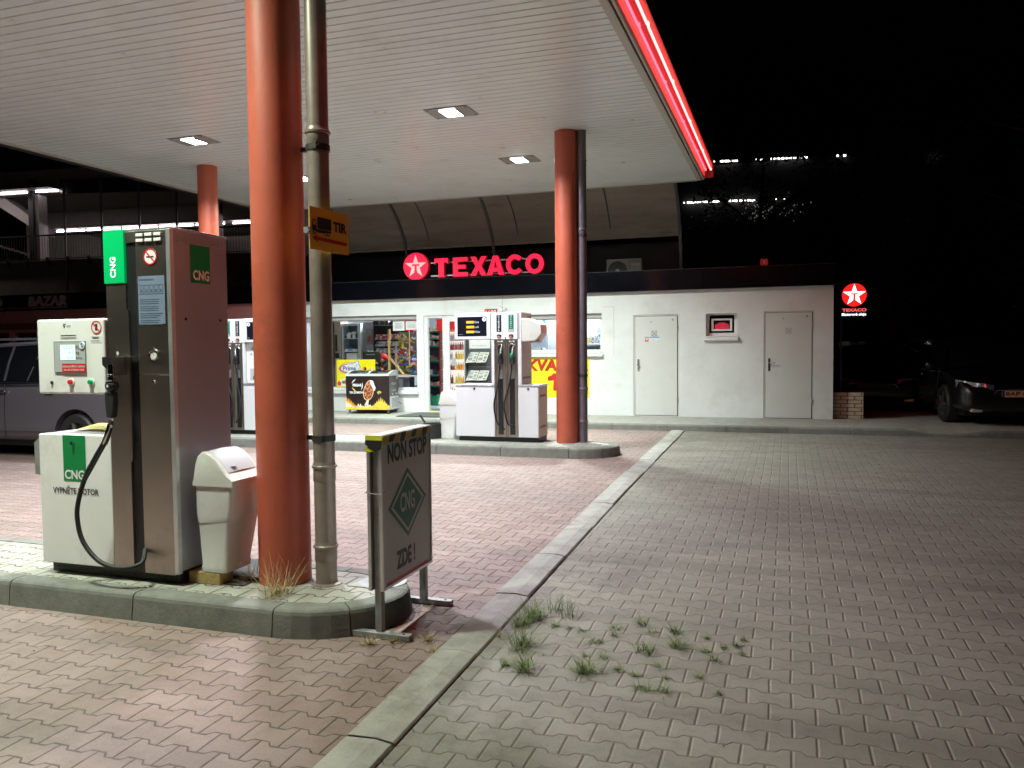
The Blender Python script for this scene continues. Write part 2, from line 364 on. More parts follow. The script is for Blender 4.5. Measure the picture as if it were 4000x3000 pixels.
# pavement in front of the shop, kerb stones with a dropped length on the right
def kt(x):
    return .2-.075*max(0,min(1,(x-1.75)/.45))*max(0,min(1,(3.05-x)/.45)) if 1.7<x<3.1 else .2
mb=MB(); x=-33.
while x<30:
    x1=x+1.0; n=5; secs=[]
    for i in range(n):
        xx=x+.003+(x1-x-.006)*i/(n-1); t=kt(xx); secs.append([(xx,14.50,.06),(xx,14.512,t-.02),(xx,14.53,t),(xx,14.64,t+.003),(xx,14.645,.06)])
    mb.loft(secs,close=True); x=x1
struct(mb,'kerb',KERBD)
mb=MB(); xs=[-40,1.7,1.95,2.2,2.4,2.6,2.8,3.1,60]
mb.loft([[(x,14.645,kt(x)),(x,15.3,.2+(kt(x)-.2)*.35),(x,16.2,.208),(x,24,.21)] for x in xs]); struct(mb,'pavement',PAVE)
# ---------------------------------------------------------------- canopy
CX0,CX1,CY0,CY1,CZ=-11.03,-1.63,.15,15.87,4.732
t=thing('forecourt_canopy','big flat canopy with cream slatted underside and red neon edge over the pumps','canopy',((CX0+CX1)/2,8,CZ))
mb=MB(); y=CY0
while y<CY1-.01:
    y1=min(y+.15,CY1); a=y+.008; b=y1-.008
    mb.prism([(a,CZ+.028),(a,CZ+.004),(a+.004,CZ),(b-.004,CZ),(b,CZ+.004),(b,CZ+.028)],'x',CX0,CX1); y=y1
sl=part(mb,'slatted_soffit',SOFF,t)
mb=MB().box(CX0-.05,CX1+.02,CY0,CY1,CZ+.03,CZ+.1); part(mb,'backing_board',DARK,t)
mb=MB().box(CX1,CX1+.085,CY0,CY1,CZ-.012,CZ+.03); part(mb,'edge_trim',SOFF2,t,bevel=.004)
mb=MB().prism([(-1.525,CZ-.006),(-1.50,CZ-.006),(-1.478,CZ+.02),(-1.478,CZ+.165),(-1.525,CZ+.165)],'y',CY0,CY1); part(mb,'inner_fascia_panel',SOFF2,t)
mb=MB().box(-1.478,-1.30,CY0,CY1,4.905,4.93); part(mb,'red_neon_tray',mat('red_tray',(.045,.0004,.0006),.45),t)
mb=MB().box(-1.53,-1.33,CY0,CY1,4.95,5.75).box(CX0-.2,-1.33,CY1+.004,CY1+.06,4.76,5.75).box(CX0-.2,CX0-.05,CY0,CY1,4.7,5.75).box(CX0-.2,-1.33,CY0-.08,CY0-.004,4.76,5.75); part(mb,'fascia',mat('canopy_fascia',(.03,.03,.033),.4),t)
mb=MB().box(CX0-.06,CX0-.005,CY0,CY1,CZ-.03,CZ+.03).box(CX0,CX1,CY1-.02,CY1+.003,CZ-.02,CZ+.03); part(mb,'outer_edge_trim',SOFF2,t)
NEO=emis('red_neon',(1.0,.045,.04),NEON)
NEO2=emis('red_neon_inner',(1.0,.035,.055),NEON*.3)
for xx,mt in((-1.362,NEO),(-1.455,NEO2)):
    y=.3
    tubes=[.3,2.6,4.6,6.56,8.47,10.4,12.3,14.2,15.75]
    for a,b in zip(tubes,tubes[1:]):
        mb=MB().tube([(xx,a+.015,4.905),(xx,a+.03,4.872),(xx,a+.06,4.868),(xx,b-.06,4.868),(xx,b-.03,4.872),(xx,b-.015,4.905)],.014,8)
        part(mb,'neon_tube',mt,t,smooth=True)
# lamps
def ceiling_light(x,y,label,col,power,vis=True):
    t=thing('ceiling_light',label,'ceiling light',(x,y,CZ-.01),group='square flush lamps in the canopy underside')
    mb=MB().box(x-.305,x+.305,y-.225,y+.225,CZ-.010,CZ+.003); part(mb,'housing_plate',mat('lamp_housing',(.26,.25,.24),.45),t,bevel=.002)
    for sx in(-.27,.27):
        for sy in(-.18,.18): part(MB().cyl((x+sx,y+sy,CZ-.016),(x+sx,y+sy,CZ-.0105),.012,seg=10),'screw',DARK,t)
    mb=MB().box(x-.115,x+.115,y-.155,y+.155,CZ-.020,CZ-.0105); part(mb,'lens',emis('lamp_lens_%d'%(int(col[1]*100)),col,28),t,bevel=.004)
    for q in(-.125,.117): part(MB().box(x+q,x+q+.008,y-.16,y+.16,CZ-.024,CZ-.0105),'lens_rim',DARK,t)
    ld=bpy.data.lights.new('lamp_light','AREA'); ld.shape='RECTANGLE'; ld.size=.22; ld.size_y=.3; ld.energy=power; ld.color=col; ld.spread=R(142)
    lo=bpy.data.objects.new('lamp_light',ld); COL.objects.link(lo); lo.parent=t; lo.location=(0,0,-.03)
    return t
CW=(.90,1.0,.93); CP=(1.0,.93,1.0)
ceiling_light(-4.24,10.13,'bright canopy lamp above the lane between the two islands, nearest the neon edge',(.90,.97,1.0),LAMP_W*.92)
ceiling_light(-4.24,13.05,'bright canopy lamp just left of the far column top, second one back',(.88,1.0,.95),LAMP_W*1.35)
ceiling_light(-8.39,10.13,'bright canopy lamp above and left of the small column with the orange glow',(.88,.97,1.0),LAMP_W*.85)
ceiling_light(-8.39,13.05,'canopy lamp mostly hidden behind the big orange column',(.88,1.0,.97),LAMP_W*1.25)
ceiling_light(-4.24,5.88,'canopy lamp over the lane, above the top of the picture',(.92,.86,1.0),LAMP_W*.85)
ceiling_light(-4.24,2.96,'canopy lamp over the near lane, above the top of the picture',(.89,1.0,.82),LAMP_W*.78)
ceiling_light(-8.39,5.88,'left canopy lamp over the lane, out of the picture',(.92,.94,1.0),LAMP_W*.85)
ceiling_light(-8.39,2.96,'left canopy lamp over the near lane, out of the picture',(.89,1.0,.86),LAMP_W)
# columns
def column(x,y,z0,label):
    mb=MB(); n=28; secs=[]
    mb.lathe([(0,0),(.164,0),(.164,CZ-z0-.002),(0,CZ-z0-.002)],(x,y,z0),48)
    o=solo(mb,'column',ORANGE,label,'column','round orange columns carrying the canopy',base=(x,y,z0),smooth=True); return o
column(-3.05,4.43,.118,'thick round orange column nearest the camera, rising from the near island')
column(-3.07,11.62,.188,'round orange column beside the white fuel pump marked 2 on the far island')
column(-9.38,11.62,.188,'short looking orange column seen above the green gas dispenser, glowing at its foot')
def downpipe(x,y,z0,r,rings,clamps,label,mt):
    t=thing('downpipe',label,'downpipe',(x,y,z0))
    mb=MB().lathe([(r,0),(r,CZ-z0+.01)],(x,y,z0),28); part(mb,'pipe',mt,t,smooth=True)
    for z in rings:
        mb=MB().lathe([(r,-.09),(r+.003,-.085),(r+.003,-.01),(r+.011,-.006),(r+.012,.006),(r+.004,.012),(r,.03)],(x,y,z),28); part(mb,'socket',mt,t,smooth=True)
    for z in clamps:
        mb=MB().lathe([(r+.002,-.018),(r+.007,-.018),(r+.007,.018),(r+.002,.018)],(x,y,z),28).box(x-r-.05,x-r-.004,y-.012,y+.012,z-.014,z+.014).box(x+.02,x+.045,y-r-.03,y-r,z-.02,z+.02).cyl((x+.012,y-r-.018,z),(x+.055,y-r-.018,z),.006,seg=8)
        part(mb,'clamp',DARK,t)
    mb=MB().lathe([(r+.03,-.002),(r+.028,.006),(r+.004,.012)],(x,y,z0),28); part(mb,'base_collar',mt,t,smooth=True); return t
downpipe(-2.754,4.44,.12,.067,[.36,.865,2.935,4.2],[1.045,2.84],'brown grey rainwater pipe clipped beside the near orange column',PIPEM)
downpipe(-2.845,11.66,.19,.068,[.50,.98,3.30,4.3],[1.18,3.22],'slim dark violet rainwater pipe beside the far orange column',mat('violet_grey_pipe',(.16,.13,.15),.4,.2,nz=.15,ns=7))
# ---------------------------------------------------------------- gas dispenser
LCDG=emis('green_lit_lcd',(.55,1.0,.72),1.5); SIGNG=mat('backlit_green_sign',(.0,.35,.1),.3,es=.26,ecol=(.0,.8,.2))
INK=mat('dark_ink',(.03,.03,.03),.6)
t=thing('gas_dispenser','tall stainless and white CNG dispenser with hanging hose on the near island','gas dispenser',(-4.15,4.38,.12)); F=4.1
mb=MB().box(-4.71,-3.66,4.17,4.58,.12,.2)
for i in range(20):
    if i in(3,): continue
    mb.box(-4.68+i*.05,-4.655+i*.05,4.167,4.1715,.15,.162)
pl=part(mb,'plinth',mat('plinth_grey',(.06,.055,.05),.6,nz=.3),t); pl.data.materials.append(BLACK)
for p_ in pl.data.polygons[6:]: p_.material_index=1
mb=MB().box(-4.72,-4.112,F,4.62,.198,1.058); lc=part(mb,'lower_cabinet',PWHITE,t,bevel=.006)
rm=MB(); rect(rm,-4.512,-4.322,.753,1.054,F-.002); part(rm,'green_panel',GREEN,lc)
part(text('CNG',-4.50,-4.335,.765,.827,'front',F-.004,.03),'lettering',WHITE,lc)
part(text('VYPNĚTE MOTOR',-4.607,-4.222,.667,.722,'front',F-.003,.022),'lettering',INK,lc)
part(MB().cyl((-4.42,F-.022,1.005),(-4.42,F,1.005),.011,seg=12),'lock_knob',CHROME,lc)
mb=MB().prism([(-4.72,1.052),(-4.80,.99),(-4.795,.985),(-4.795,.78),(-4.725,.775),(-4.722,1.05)],'y',4.13,4.40); part(mb,'side_tray',GALV,t,bevel=.002)
mb=MB(); secs=[]
for i in range(9):
    u=i/8; x=-4.64+.5*u; z=1.06+.008*math.sin(PI*u)+.012*math.sin(5*u); secs.append([(x,4.30,z),(x,4.42,z+.018+.01*math.sin(6*u)),(x,4.55,z+.008)])
mb.loft(secs); part(mb,'lid_sticker',mat('yellow_paper',(.75,.66,.16),.6,nz=.3,ns=7,dirt=(.8,.78,.7),dn=6),lc)
# tower
mb=MB().box(-4.11,-3.603,F+.02,4.635,.21,2.352); body=part(mb,'tower_body',mat('grey_side_panel',(.37,.385,.42),.34,.35,nz=.05,ns=3,coat=.1),t,bevel=.003)
part(MB().box(-4.112,-3.600,F+.002,4.64,2.352,2.366),'top_cover',ALU,t,bevel=.002)
tl=part(MB().box(-4.11,-3.954,F,F+.019,.216,2.03),'stainless_door',STEEL,t,bevel=.002)
mb=MB().box(-3.866,-3.632,F,F+.019,.19,1.452).box(-3.866,-3.632,F-.001,F+.019,1.456,2.35); tr=part(mb,'stainless_door',STEEL,t,bevel=.002)
part(MB().box(-3.953,-3.867,F,F+.019,2.283,2.35),'header_plate',STEEL,t,bevel=.002)
part(MB().box(-3.953,-3.867,F+.012,F+.0195,.2,2.28),'dark_slot',BLACK,t)
part(MB().box(-3.950,-3.935,F-.004,F+.012,.9,1.86),'slot_rail',STEEL,t)
mb=MB().box(-3.93,-3.868,F+.003,F+.012,.78,1.03); part(mb,'slot_opening',BLACK,t)
part(MB().box(-3.631,-3.599,F-.003,F+.03,.198,2.352),'corner_strip',ALU,t,bevel=.003)
sg=part(MB().box(-4.116,-3.952,F-.008,F+.019,2.031,2.364),'lit_sign',SIGNG,t,bevel=.003)
part(text('CNG',-4.062,-4.018,2.065,2.195,'front',F-.0105,.02,rot=True),'lettering',emis('lit_white',(1,1,1),1.3),sg)
mb=MB().ball((-4.122,4.3,2.175),.028,12,8,(.7,1,1)); part(mb,'green_lamp',emis('green_lamp',(.05,1,.45),6),t,smooth=True)
mb=MB()
for i in range(3):
    for j in range(2): mb.prism([(-3.852+i*.069,2.325-j*.034-.012),(-3.852+i*.069+.055,2.325-j*.034-.012),(-3.852+i*.069+.055,2.325-j*.034+.008),(-3.852+i*.069,2.325-j*.034+.008)],'y',F-.014,F-.001)
part(mb,'vent_louvres',WHITE,tr,bevel=.003)
nosign(tr,-3.752,2.187,.052,F-.003,'smoke')
pp=part(rect(MB(),-3.853,-3.648,1.768,2.068,F-.003),'instruction_sheet',mat('blue_grey_paper',(.15,.20,.285),.6,nz=.12,ns=6),tr)
mb=MB(); random.seed(5)
rect(mb,-3.845,-3.73,2.042,2.05,F-.004)
for r_ in range(12):
    z=1.92-r_*.0125-(r_//3)*.006; rect(mb,-3.84,-3.665-random.random()*.04,z,z+.0035,F-.004)
part(mb,'print_lines',mat('faded_ink',(.07,.09,.15),.7),pp)
mb=MB()
for i in range(5): 
    x=-3.838+i*.037
    for a,b,c,d in((0,.03,.0,.003),(0,.03,.055,.058),(0,.003,0,.058),(.027,.03,0,.058),(.008,.02,.012,.03)): rect(mb,x+a,x+b,1.955+c,1.955+d,F-.004)
part(mb,'print_pictures',MATS['faded_ink'],pp)
# gauge
g=part(MB().lathe([(0,-.003),(.027,-.003),(.032,-.012),(.036,-.012),(.038,0)],(-3.746,F,1.578),24,'y'),'pressure_gauge',CHROME,tr,smooth=True)
part(disc(MB(),-3.746,1.578,.028,F-.0045),'dial',WHITE,g)
mb=MB(); poly(mb,[(-3.748,1.575),(-3.744,1.578),(-3.758,1.598)],F-.006); 
for i in range(9):
    a=R(-30+i*30); rect(mb,-3.746+.021*math.cos(a)-.0012,-3.746+.021*math.cos(a)+.0012,1.578+.021*math.sin(a)-.0012,1.578+.021*math.sin(a)+.0012,F-.006)
part(mb,'needle',BLACK,g)
part(MB().lathe([(0,-.01),(.008,-.01),(.011,-.003),(.011,0)],(-3.749,F,1.407),16,'y'),'lock',CHROME,tr,smooth=True)
mb=MB()
for x in(-4.02,-3.62+.015): mb.cyl((-3.6,4.22 if x<-3.9 else 4.55,1.80),(-3.594,4.22 if x<-3.9 else 4.55,1.80),.009,seg=10)
part(mb,'bolts',DARK,body)
# side panel decal and louvres
d=part(rect(MB(),4.279,4.464,2.034,2.277,-3.601,'right'),'green_panel',GREEN,body)
part(text('CNG',4.299,4.452,2.052,2.118,'right',-3.599,.03),'lettering',WHITE,d)
mb=MB()
for i in range(6):
    for j in range(2): mb.prism([(4.16+i*.077,2.315-j*.03-.006),(4.16+i*.077+.055,2.315-j*.03-.006),(4.16+i*.077+.055,2.315-j*.03+.004),(4.16+i*.077,2.315-j*.03+.004)],'x',-3.602,-3.596)
part(mb,'vent_louvres',MATS['grey_side_panel'],body,bevel=.002)
# display box
db=part(MB().box(-4.674,-4.113,4.075,4.32,1.327,1.812),'display_box',PWHITE,t,bevel=.012,bseg=3); y=4.073
part(MB().box(-4.52,-4.12,4.13,4.5,1.4,1.7),'bracket',DARK,t)
fr=part(MB().box(-4.527,-4.262,4.068,4.0745,1.466,1.669),'window_frame',mat('grey_bezel',(.28,.30,.31),.4),db)
part(rect(MB(),-4.519,-4.264,1.470,1.661,4.0665),'display_plate',mat('light_grey_plate',(.42,.45,.45),.4),db)
ld=part(rect(MB(),-4.467,-4.345,1.549,1.645,4.065),'display',LCDG,db)
DG=mat('lcd_digit',(.05,.16,.1),.5,es=.35,ecol=(.25,.75,.45))
part(text('2332',-4.445,-4.36,1.620,1.639,'front',4.0635),'digits',DG,ld)
part(text('61',-4.40,-4.36,1.589,1.607,'front',4.0635),'digits',DG,ld)
part(text('End',-4.41,-4.36,1.556,1.575,'front',4.0635),'digits',DG,ld)
part(text('Kč',-4.338,-4.312,1.617,1.642,'front',4.0655,.004),'lettering',INK,db)
part(text('kg',-4.338,-4.312,1.580,1.606,'front',4.0655,.004),'lettering',INK,db)
part(text('Kč/kg',-4.338,-4.287,1.550,1.567,'front',4.0655,.004),'lettering',INK,db)
r_=part(rect(MB(),-4.457,-4.262,1.468,1.524,4.0645),'red_notice',RED,db)
part(text('ZÁKAZ KOUŘENÍ V OKRUHU',-4.452,-4.267,1.499,1.517,'front',4.063,.012),'lettering',WHITE,r_)
part(text('15m OD STOJANU CNG!',-4.440,-4.272,1.474,1.491,'front',4.063,.012),'lettering',WHITE,r_)
s_=part(MB().lathe([(0,-.006),(.022,-.006),(.024,0)],(-4.286,4.067,1.640),20,'y'),'round_sticker',WHITE,db)
part(poly(poly(MB(),[(-4.286,1.64),(-4.27,1.64),(-4.276,1.628),(-4.286,1.624)],4.060),[(-4.286,1.64),(-4.296,1.652),(-4.284,1.657),(-4.276,1.652)],4.060),'print',mat('sticker_blue',(.05,.2,.6),.4),s_)
for x,c,nm,lb in((-4.391,(.75,.02,.02),'red_button','red round push button'),(-4.225,(.0,.4,.15),'green_button','green round push button')):
    b_=part(MB().lathe([(.025,0),(.025,-.004),(.018,-.006)],(x,y,1.405),20,'y'),'button_ring',WHITE,db,smooth=True)
    part(MB().lathe([(0,-.022),(.013,-.022),(.017,-.016),(.018,-.004)],(x,y,1.405),20,'y'),nm,mat(nm,c,.25,coat=.5),db,smooth=True,label=lb)
part(MB().lathe([(0,-.008),(.009,-.008),(.011,0)],(-4.555,y,1.401),14,'y'),'lock',DARK,db,smooth=True)
nosign(db,-4.172,1.755,.042,4.0735,'phone')
st=part(rect(MB(),-4.222,-4.13,1.657,1.70,4.0735),'white_sticker',WHITE,db)
mb=MB(); rect(mb,-4.21,-4.15,1.692,1.695,4.072); rect(mb,-4.205,-4.155,1.684,1.688,4.072)
for i in range(6): disc(mb,-4.212+i*.012,1.670,.0035,4.072,seg=8)
part(mb,'print_lines',INK,st)
st=part(rect(MB(),-4.475,-4.335,1.685,1.716,4.0735),'white_sticker',WHITE,db)
mb=MB(); rect(mb,-4.468,-4.342,1.705,1.709,4.072); rect(mb,-4.468,-4.342,1.691,1.694,4.072); part(mb,'print_lines',INK,st)
mb=text('ADAST',-4.418,-4.383,1.760,1.773,'front',4.0735,.01); poly(mb,[(-4.447,1.78),(-4.424,1.782),(-4.424,1.777),(-4.441,1.775),(-4.441,1.768),(-4.43,1.768),(-4.43,1.76),(-4.436,1.756),(-4.445,1.762)],4.0735); part(mb,'maker_mark',INK,db)
# nozzle and holder
hd=part(MB().prism([(-4.060,1.566),(-3.974,1.566),(-3.974,1.452),(-4.015,1.480),(-4.060,1.517)],'y',4.0,F),'nozzle_holder',BLACK,t)
part(MB().box(-3.9735,-3.885,3.99,F,1.563,1.568).box(-3.9735,-3.971,3.99,F,1.45,1.563),'holder_shelf',STEEL,hd)
dm=lambda cx,cz,r,yy,m_,p_: part(poly(MB(),[(cx,cz+r),(cx+r*.72,cz),(cx,cz-r),(cx-r*.72,cz)],yy),'diamond_sticker',m_,p_)
dm(-4.031,1.588,.016,F-.002,WHITE,tl)
nx,ny=-3.955,3.965
nz_=thing('cng_nozzle','black filling nozzle hanging in its holder on the gas dispenser, hose looping down','fuel nozzle',(nx,ny,1.17))
part(MB().lathe([(0,0),(.018,0),(.020,-.01),(.020,-.06),(.026,-.064),(.026,-.07),(.021,-.074),(.021,-.10),(.038,-.104),(.038,-.108),(.022,-.112),(.02,-.13)],(nx,ny,1.52),18),'coupler',CHROME,nz_,smooth=True)
bl=part(MB().lathe([(0,-.035),(.02,-.035),(.036,-.02),(.038,.0),(.036,.02),(0,.03)],(nx+.002,ny,1.388),22,'y'),'valve_knob',BLACK,nz_,smooth=True)
dm(nx+.002,1.388,.012,ny-.0365,WHITE,bl)
part(MB().prism([(-3.995,1.352),(-3.929,1.352),(-3.925,1.30),(-3.933,1.22),(-3.939,1.19),(-3.985,1.19),(-3.993,1.26)],'y',ny-.022,ny+.022),'grip',RUB,nz_,bevel=.008)
part(MB().cyl((-3.964,ny,1.19),(-3.968,ny,1.15),.018,.014),'ferrule',CHROME,nz_,smooth=True)
def spl(P,n=8):
    out=[]; P=[Vector(p) for p in P]; P=[P[0]*2-P[1]]+P+[P[-1]*2-P[-2]]
    for i in range(1,len(P)-2):
        for k in range(n):
            u=k/n; a,b,c,d=P[i-1:i+3]; out.append(.5*((2*b)+(c-a)*u+(2*a-5*b+4*c-d)*u*u+(3*b-a-3*c+d)*u**3))
    out.append(P[-2]); return out
part(MB().tube(spl([(-3.964,ny,1.19),(-3.972,3.955,1.13),(-3.999,3.95,1.06),(-4.095,3.95,.93),(-4.165,3.94,.81),(-4.215,3.93,.66),(-4.228,3.93,.55),(-4.195,3.93,.42),(-4.10,3.93,.315),(-3.99,3.93,.268),(-3.88,3.95,.258),(-3.80,4.0,.282),(-3.86,4.1,.34)]),.0145,12),'hose',RUB,nz_,smooth=True)
part(MB().tube(spl([(-3.952,3.955,1.17),(-3.968,3.94,1.07),(-4.065,3.94,.93),(-4.145,3.925,.80)]),.008,8),'breakaway_line',RUB,nz_,smooth=True)
part(MB().tube(spl([(-3.960,3.953,1.15),(-3.978,3.948,1.09),(-4.010,3.948,1.03)]),.019,10),'hose_sleeve',CHROME,nz_,smooth=True)
# ---------------------------------------------------------------- litter bins
def bin_(loc,label,front=True):
    x,y,z=loc; t=thing('litter_bin',label,'litter bin',loc,group='white swing lid bins on the islands')
    def ring(x0,x1,y0,y1,zz,r=.03):
        pts=[]
        for cx,cy,a0 in((x1-r,y1-r,0),(x0+r,y1-r,90),(x0+r,y0+r,180),(x1-r,y0+r,270)):
            for k in range(5): a=R(a0+k*22.5); pts.append((x+cx+r*math.cos(a),y+cy+r*math.sin(a),z+zz))
        return pts
    # footprint: x -.10..+.10 at the base, wider at the rim
    mb=MB(); mb.loft([ring(-.095,.095,-.135,.135,0),ring(-.098,.098,-.138,.138,.035),ring(-.095,.095,-.134,.134,.045),ring(-.103,.143,-.150,.157,.33),ring(-.108,.170,-.163,.176,.555)],close=True)
    part(mb,'bin_body',PLAST,t,smooth=True)
    mb=MB(); R2=[]
    random.seed(11)
    for k,zz in enumerate((.31,.33,.36,.42,.48,.56)):
        rr=ring(-.1045-.0012*k,.1425+.0068*k,-.1500-.0028*k,.1570+.0042*k,zz)
        R2.append([(p[0]+random.uniform(-.004,.004),p[1]+random.uniform(-.003,.003),p[2]+random.uniform(-.008,.008)+(.02 if p[0]>x and k<2 else 0)) for p in rr])
    mb.loft(R2,close=True,caps=False); part(mb,'bin_liner',mat('thin_white_film',(.66,.67,.66),.25,bump=.004,bs=22,coat=.4),t,smooth='all')
    # lid: profile in XZ swept along Y with rounded shoulders
    prof=[(-.119,.552),(-.119,.585),(-.112,.592),(-.104,.64),(-.093,.70),(-.076,.745),(-.05,.766),(-.02,.768),(.02,.750),(.06,.714),(.095,.668),(.122,.628),(.150,.603),(.162,.592),(.162,.555)]
    mb=MB(); secs=[]
    for s,yo in((.90,-.178),(.97,-.172),(1.0,-.155),(1,0),(1,.155),(.97,.172),(.90,.178)):
        secs.append([(x+(p[0]*1.16 if p[0]>0 else p[0]*.92),y+yo*.96,z+.555+(p[1]-.555)*s) for p in prof])
    mb.loft(secs,close=True); lid=part(mb,'lid',PLAST,t,smooth=True)
    mb=MB(); fl=[(-.06,.762),(-.02,.773),(.02,.755),(.06,.719),(.095,.673),(.118,.640)]
    mb.loft([[(x+(p[0]*1.16 if p[0]>0 else p[0]*.92),y+yo,z+p[1]+.003-abs(yo)*.04) for p in fl] for yo in(-.135,-.06,0,.06,.135)]); part(mb,'swing_flap',mat('pale_grey_plastic',(.50,.53,.56),.4),lid,smooth='all')
    mb=MB().lathe([(0,.0),(.026,.0),(.03,.006)],(x+.10,y-.06,z+.666),16); part(mb,'flap_grip',mat('flap_grip',(.36,.38,.41),.4),lid)
    return t
bin_((-3.425,4.335,.199),'white swing lid litter bin beside the tall gas dispenser, on a rusty metal beam')
b2=bin_((-5.0,11.74,.192),'white swing lid litter bin left of the white fuel pump on the far island')
b2.scale=(1.12,1,.97)
mb=MB().box(-3.615,-3.375,4.2,4.33,.121,.194); solo(mb,'rusty_beam',mat('rusty_yellow_paint',(.45,.32,.12),.8,nz=.3,ns=9,dirt=(.12,.05,.02),dn=11,bump=.003,bs=70),'short rusty yellow metal beam under the near white bin','metal beam',bevel=.004)
mb=MB().box(-3.60,-3.20,4.332,4.72,.121,.150).box(-3.37,-3.22,4.22,4.331,.121,.130); solo(mb,'base_plate',DARK,'flat black steel plate under the back of the near white bin','steel plate',bevel=.003)
mb=MB().lathe([(0,0),(.15,0),(.15,.006),(.13,.008),(0,.008)],(-2.42,4.56,.121),32); mh=solo(mb,'drain_cover',GALV,'grey round inspection cover with a slot, set in the near island beside the pipe','drain cover')
part(MB().box(-2.60,-2.34,4.42,4.60,.1215,.126),'cover_frame',CONC,mh)
part(MB().cyl((-2.44,4.50,.1305),(-2.44,4.50,.132),.018,seg=12),'lifting_slot',BLACK,mh)
# ---------------------------------------------------------------- free standing sign
gy=gz(4.3)
t=thing('standing_sign','grey framed NON STOP CNG ZDE sign standing on steel feet beside the island nose','standing sign',(-2.184,4.36,gy))
for yy,x0,x1 in((4.06,-2.415,-1.985),(4.685,-2.36,-2.0)):
    f=part(MB().box(x0,x1,yy-.024,yy+.024,gz(yy)+.003,gz(yy)+.036),'foot_bar',GALV,t,bevel=.003)
    part(MB().cyl((x0+.035,yy,gz(yy)+.0362),(x0+.035,yy,gz(yy)+.038),.009,seg=10).cyl((x1-.045,yy,gz(yy)+.0362),(x1-.045,yy,gz(yy)+.038),.009,seg=10),'bolt_hole',BLACK,f)
for yy in(4.075,4.66): part(MB().box(-2.205,-2.163,yy-.021,yy+.021,gz(yy)+.036,1.10),'post',GALV,t,bevel=.003)
bz0,bz1,by0,by1=.235,1.112,4.035,4.70
WB=mat('sign_sheet',(.56,.57,.58),.45,nz=.06,ns=4,dirt=(.4,.38,.36),dn=4)
for xx,sg_ in((-2.144,1),(-2.226,-1)):
    bd=part(MB().box(min(xx,xx-sg_*.012),max(xx,xx-sg_*.012),by0+.012,by1-.012,bz0+.012,bz1-.012),'sign_board',WB,t)
    X=xx+sg_*.0016
    if sg_>0:
        mb=MB()
        for a,b,c,d_ in((by0,by1,bz0,bz0+.018),(by0,by1,bz1-.018,bz1),(by0,by0+.014,bz0+.018,bz1-.018),(by1-.014,by1,bz0+.018,bz1-.018)): mb.box(xx-.014,xx+.007,a,b,c,d_)
        part(mb,'board_frame',ALU,bd,bevel=.002)
        cy=4.366
        q=[(cy,.893),(cy+.256,.685),(cy,.478),(cy-.252,.685)]; sc=lambda k:[(cy+(a-cy)*k,.685+(b-.685)*k) for a,b in q]
        GD=mat('dark_green_print',(.0,.13,.085),.45)
        part(poly(MB(),q,X,'right'),'diamond',GD,bd); part(poly(MB(),sc(.87),X+.001,'right'),'diamond_line',WB,bd); part(poly(MB(),sc(.76),X+.002,'right'),'diamond',GD,bd)
        BI=mat('sign_black_print',(.035,.03,.035),.5)
        part(text('CNG',4.262,4.455,.637,.752,'right',X+.0035,.025),'lettering',WB,bd)
        part(text('NON STOP',4.118,4.644,.945,1.058,'right',X,.04),'lettering',BI,bd)
        part(text('ZDE !',4.21,4.458,.312,.423,'right',X,.04),'lettering',BI,bd)
        part(rect(MB(),4.085,4.635,.256,.27,X,'right'),'red_stripe',RED,bd)
    else:
        mb=MB()
        for a,b,c,d_ in((by0,by1,bz0,bz0+.018),(by0,by1,bz1-.018,bz1),(by0,by0+.014,bz0+.018,bz1-.018),(by1-.014,by1,bz0+.018,bz1-.018)): mb.box(xx-.007,xx+.014,a,b,c,d_)
        part(mb,'board_frame',ALU,bd,bevel=.002)
part(MB().box(-2.226,-2.144,by0,by1,bz1,bz1+.004),'top_plate',WHITE,t)
# warning tape folded over the top
TY=mat('tape_yellow',(.50,.42,.03),.35,bump=.003,bs=40); TB=mat('tape_black',(.03,.03,.03),.35,bump=.003,bs=40)
for k in range(9):
    y0=by0+k*.0735; y1=y0+.0735; zt=bz1+.001; zb=1.065+.006*math.sin(k*1.7); x=-2.132+.002*math.sin(k*2)
    part(MB().add([(x,y0+.018,zt),(x,min(y1+.018,by1),zt),(x+.002,min(y1-.02,by1),zb),(x+.002,y0-.004 if k else y0,zb)],[(0,1,2,3)]),'warning_tape',(TY if k%2==0 else TB),t)
part(MB().add([(-2.236,by0-.004,bz1+.003),(-2.13,by0-.004,bz1+.003),(-2.13,by0-.006,bz1-.022),(-2.236,by0-.006,bz1-.022)],[(0,1,2,3)]).add([(-2.236,by0-.005,bz1-.06),(-2.205,by0-.005,bz1-.075),(-2.17,by0-.005,bz1-.085),(-2.236,by0-.005,bz1-.09)],[(0,1,2,3)]),'warning_tape',mat('tape_bright',(.75,.72,.03),.35),t)
part(MB().add([(-2.236,by0-.006,bz1-.022),(-2.13,by0-.006,bz1-.022),(-2.135,by0-.010,bz1-.07),(-2.17,by0-.012,bz1-.088),(-2.20,by0-.01,bz1-.07),(-2.236,by0-.007,bz1-.045)],[(0,1,2,3,4,5)]),'warning_tape',TB,t)
part(MB().tube([(-2.238,by0+.02,.80),(-2.236,by0-.008,.795),(-2.18,by0-.012,.79),(-2.135,by0-.008,.79),(-2.13,by0+.02,.80)],.004,8),'wire_tie',CHROME,t,smooth=True)
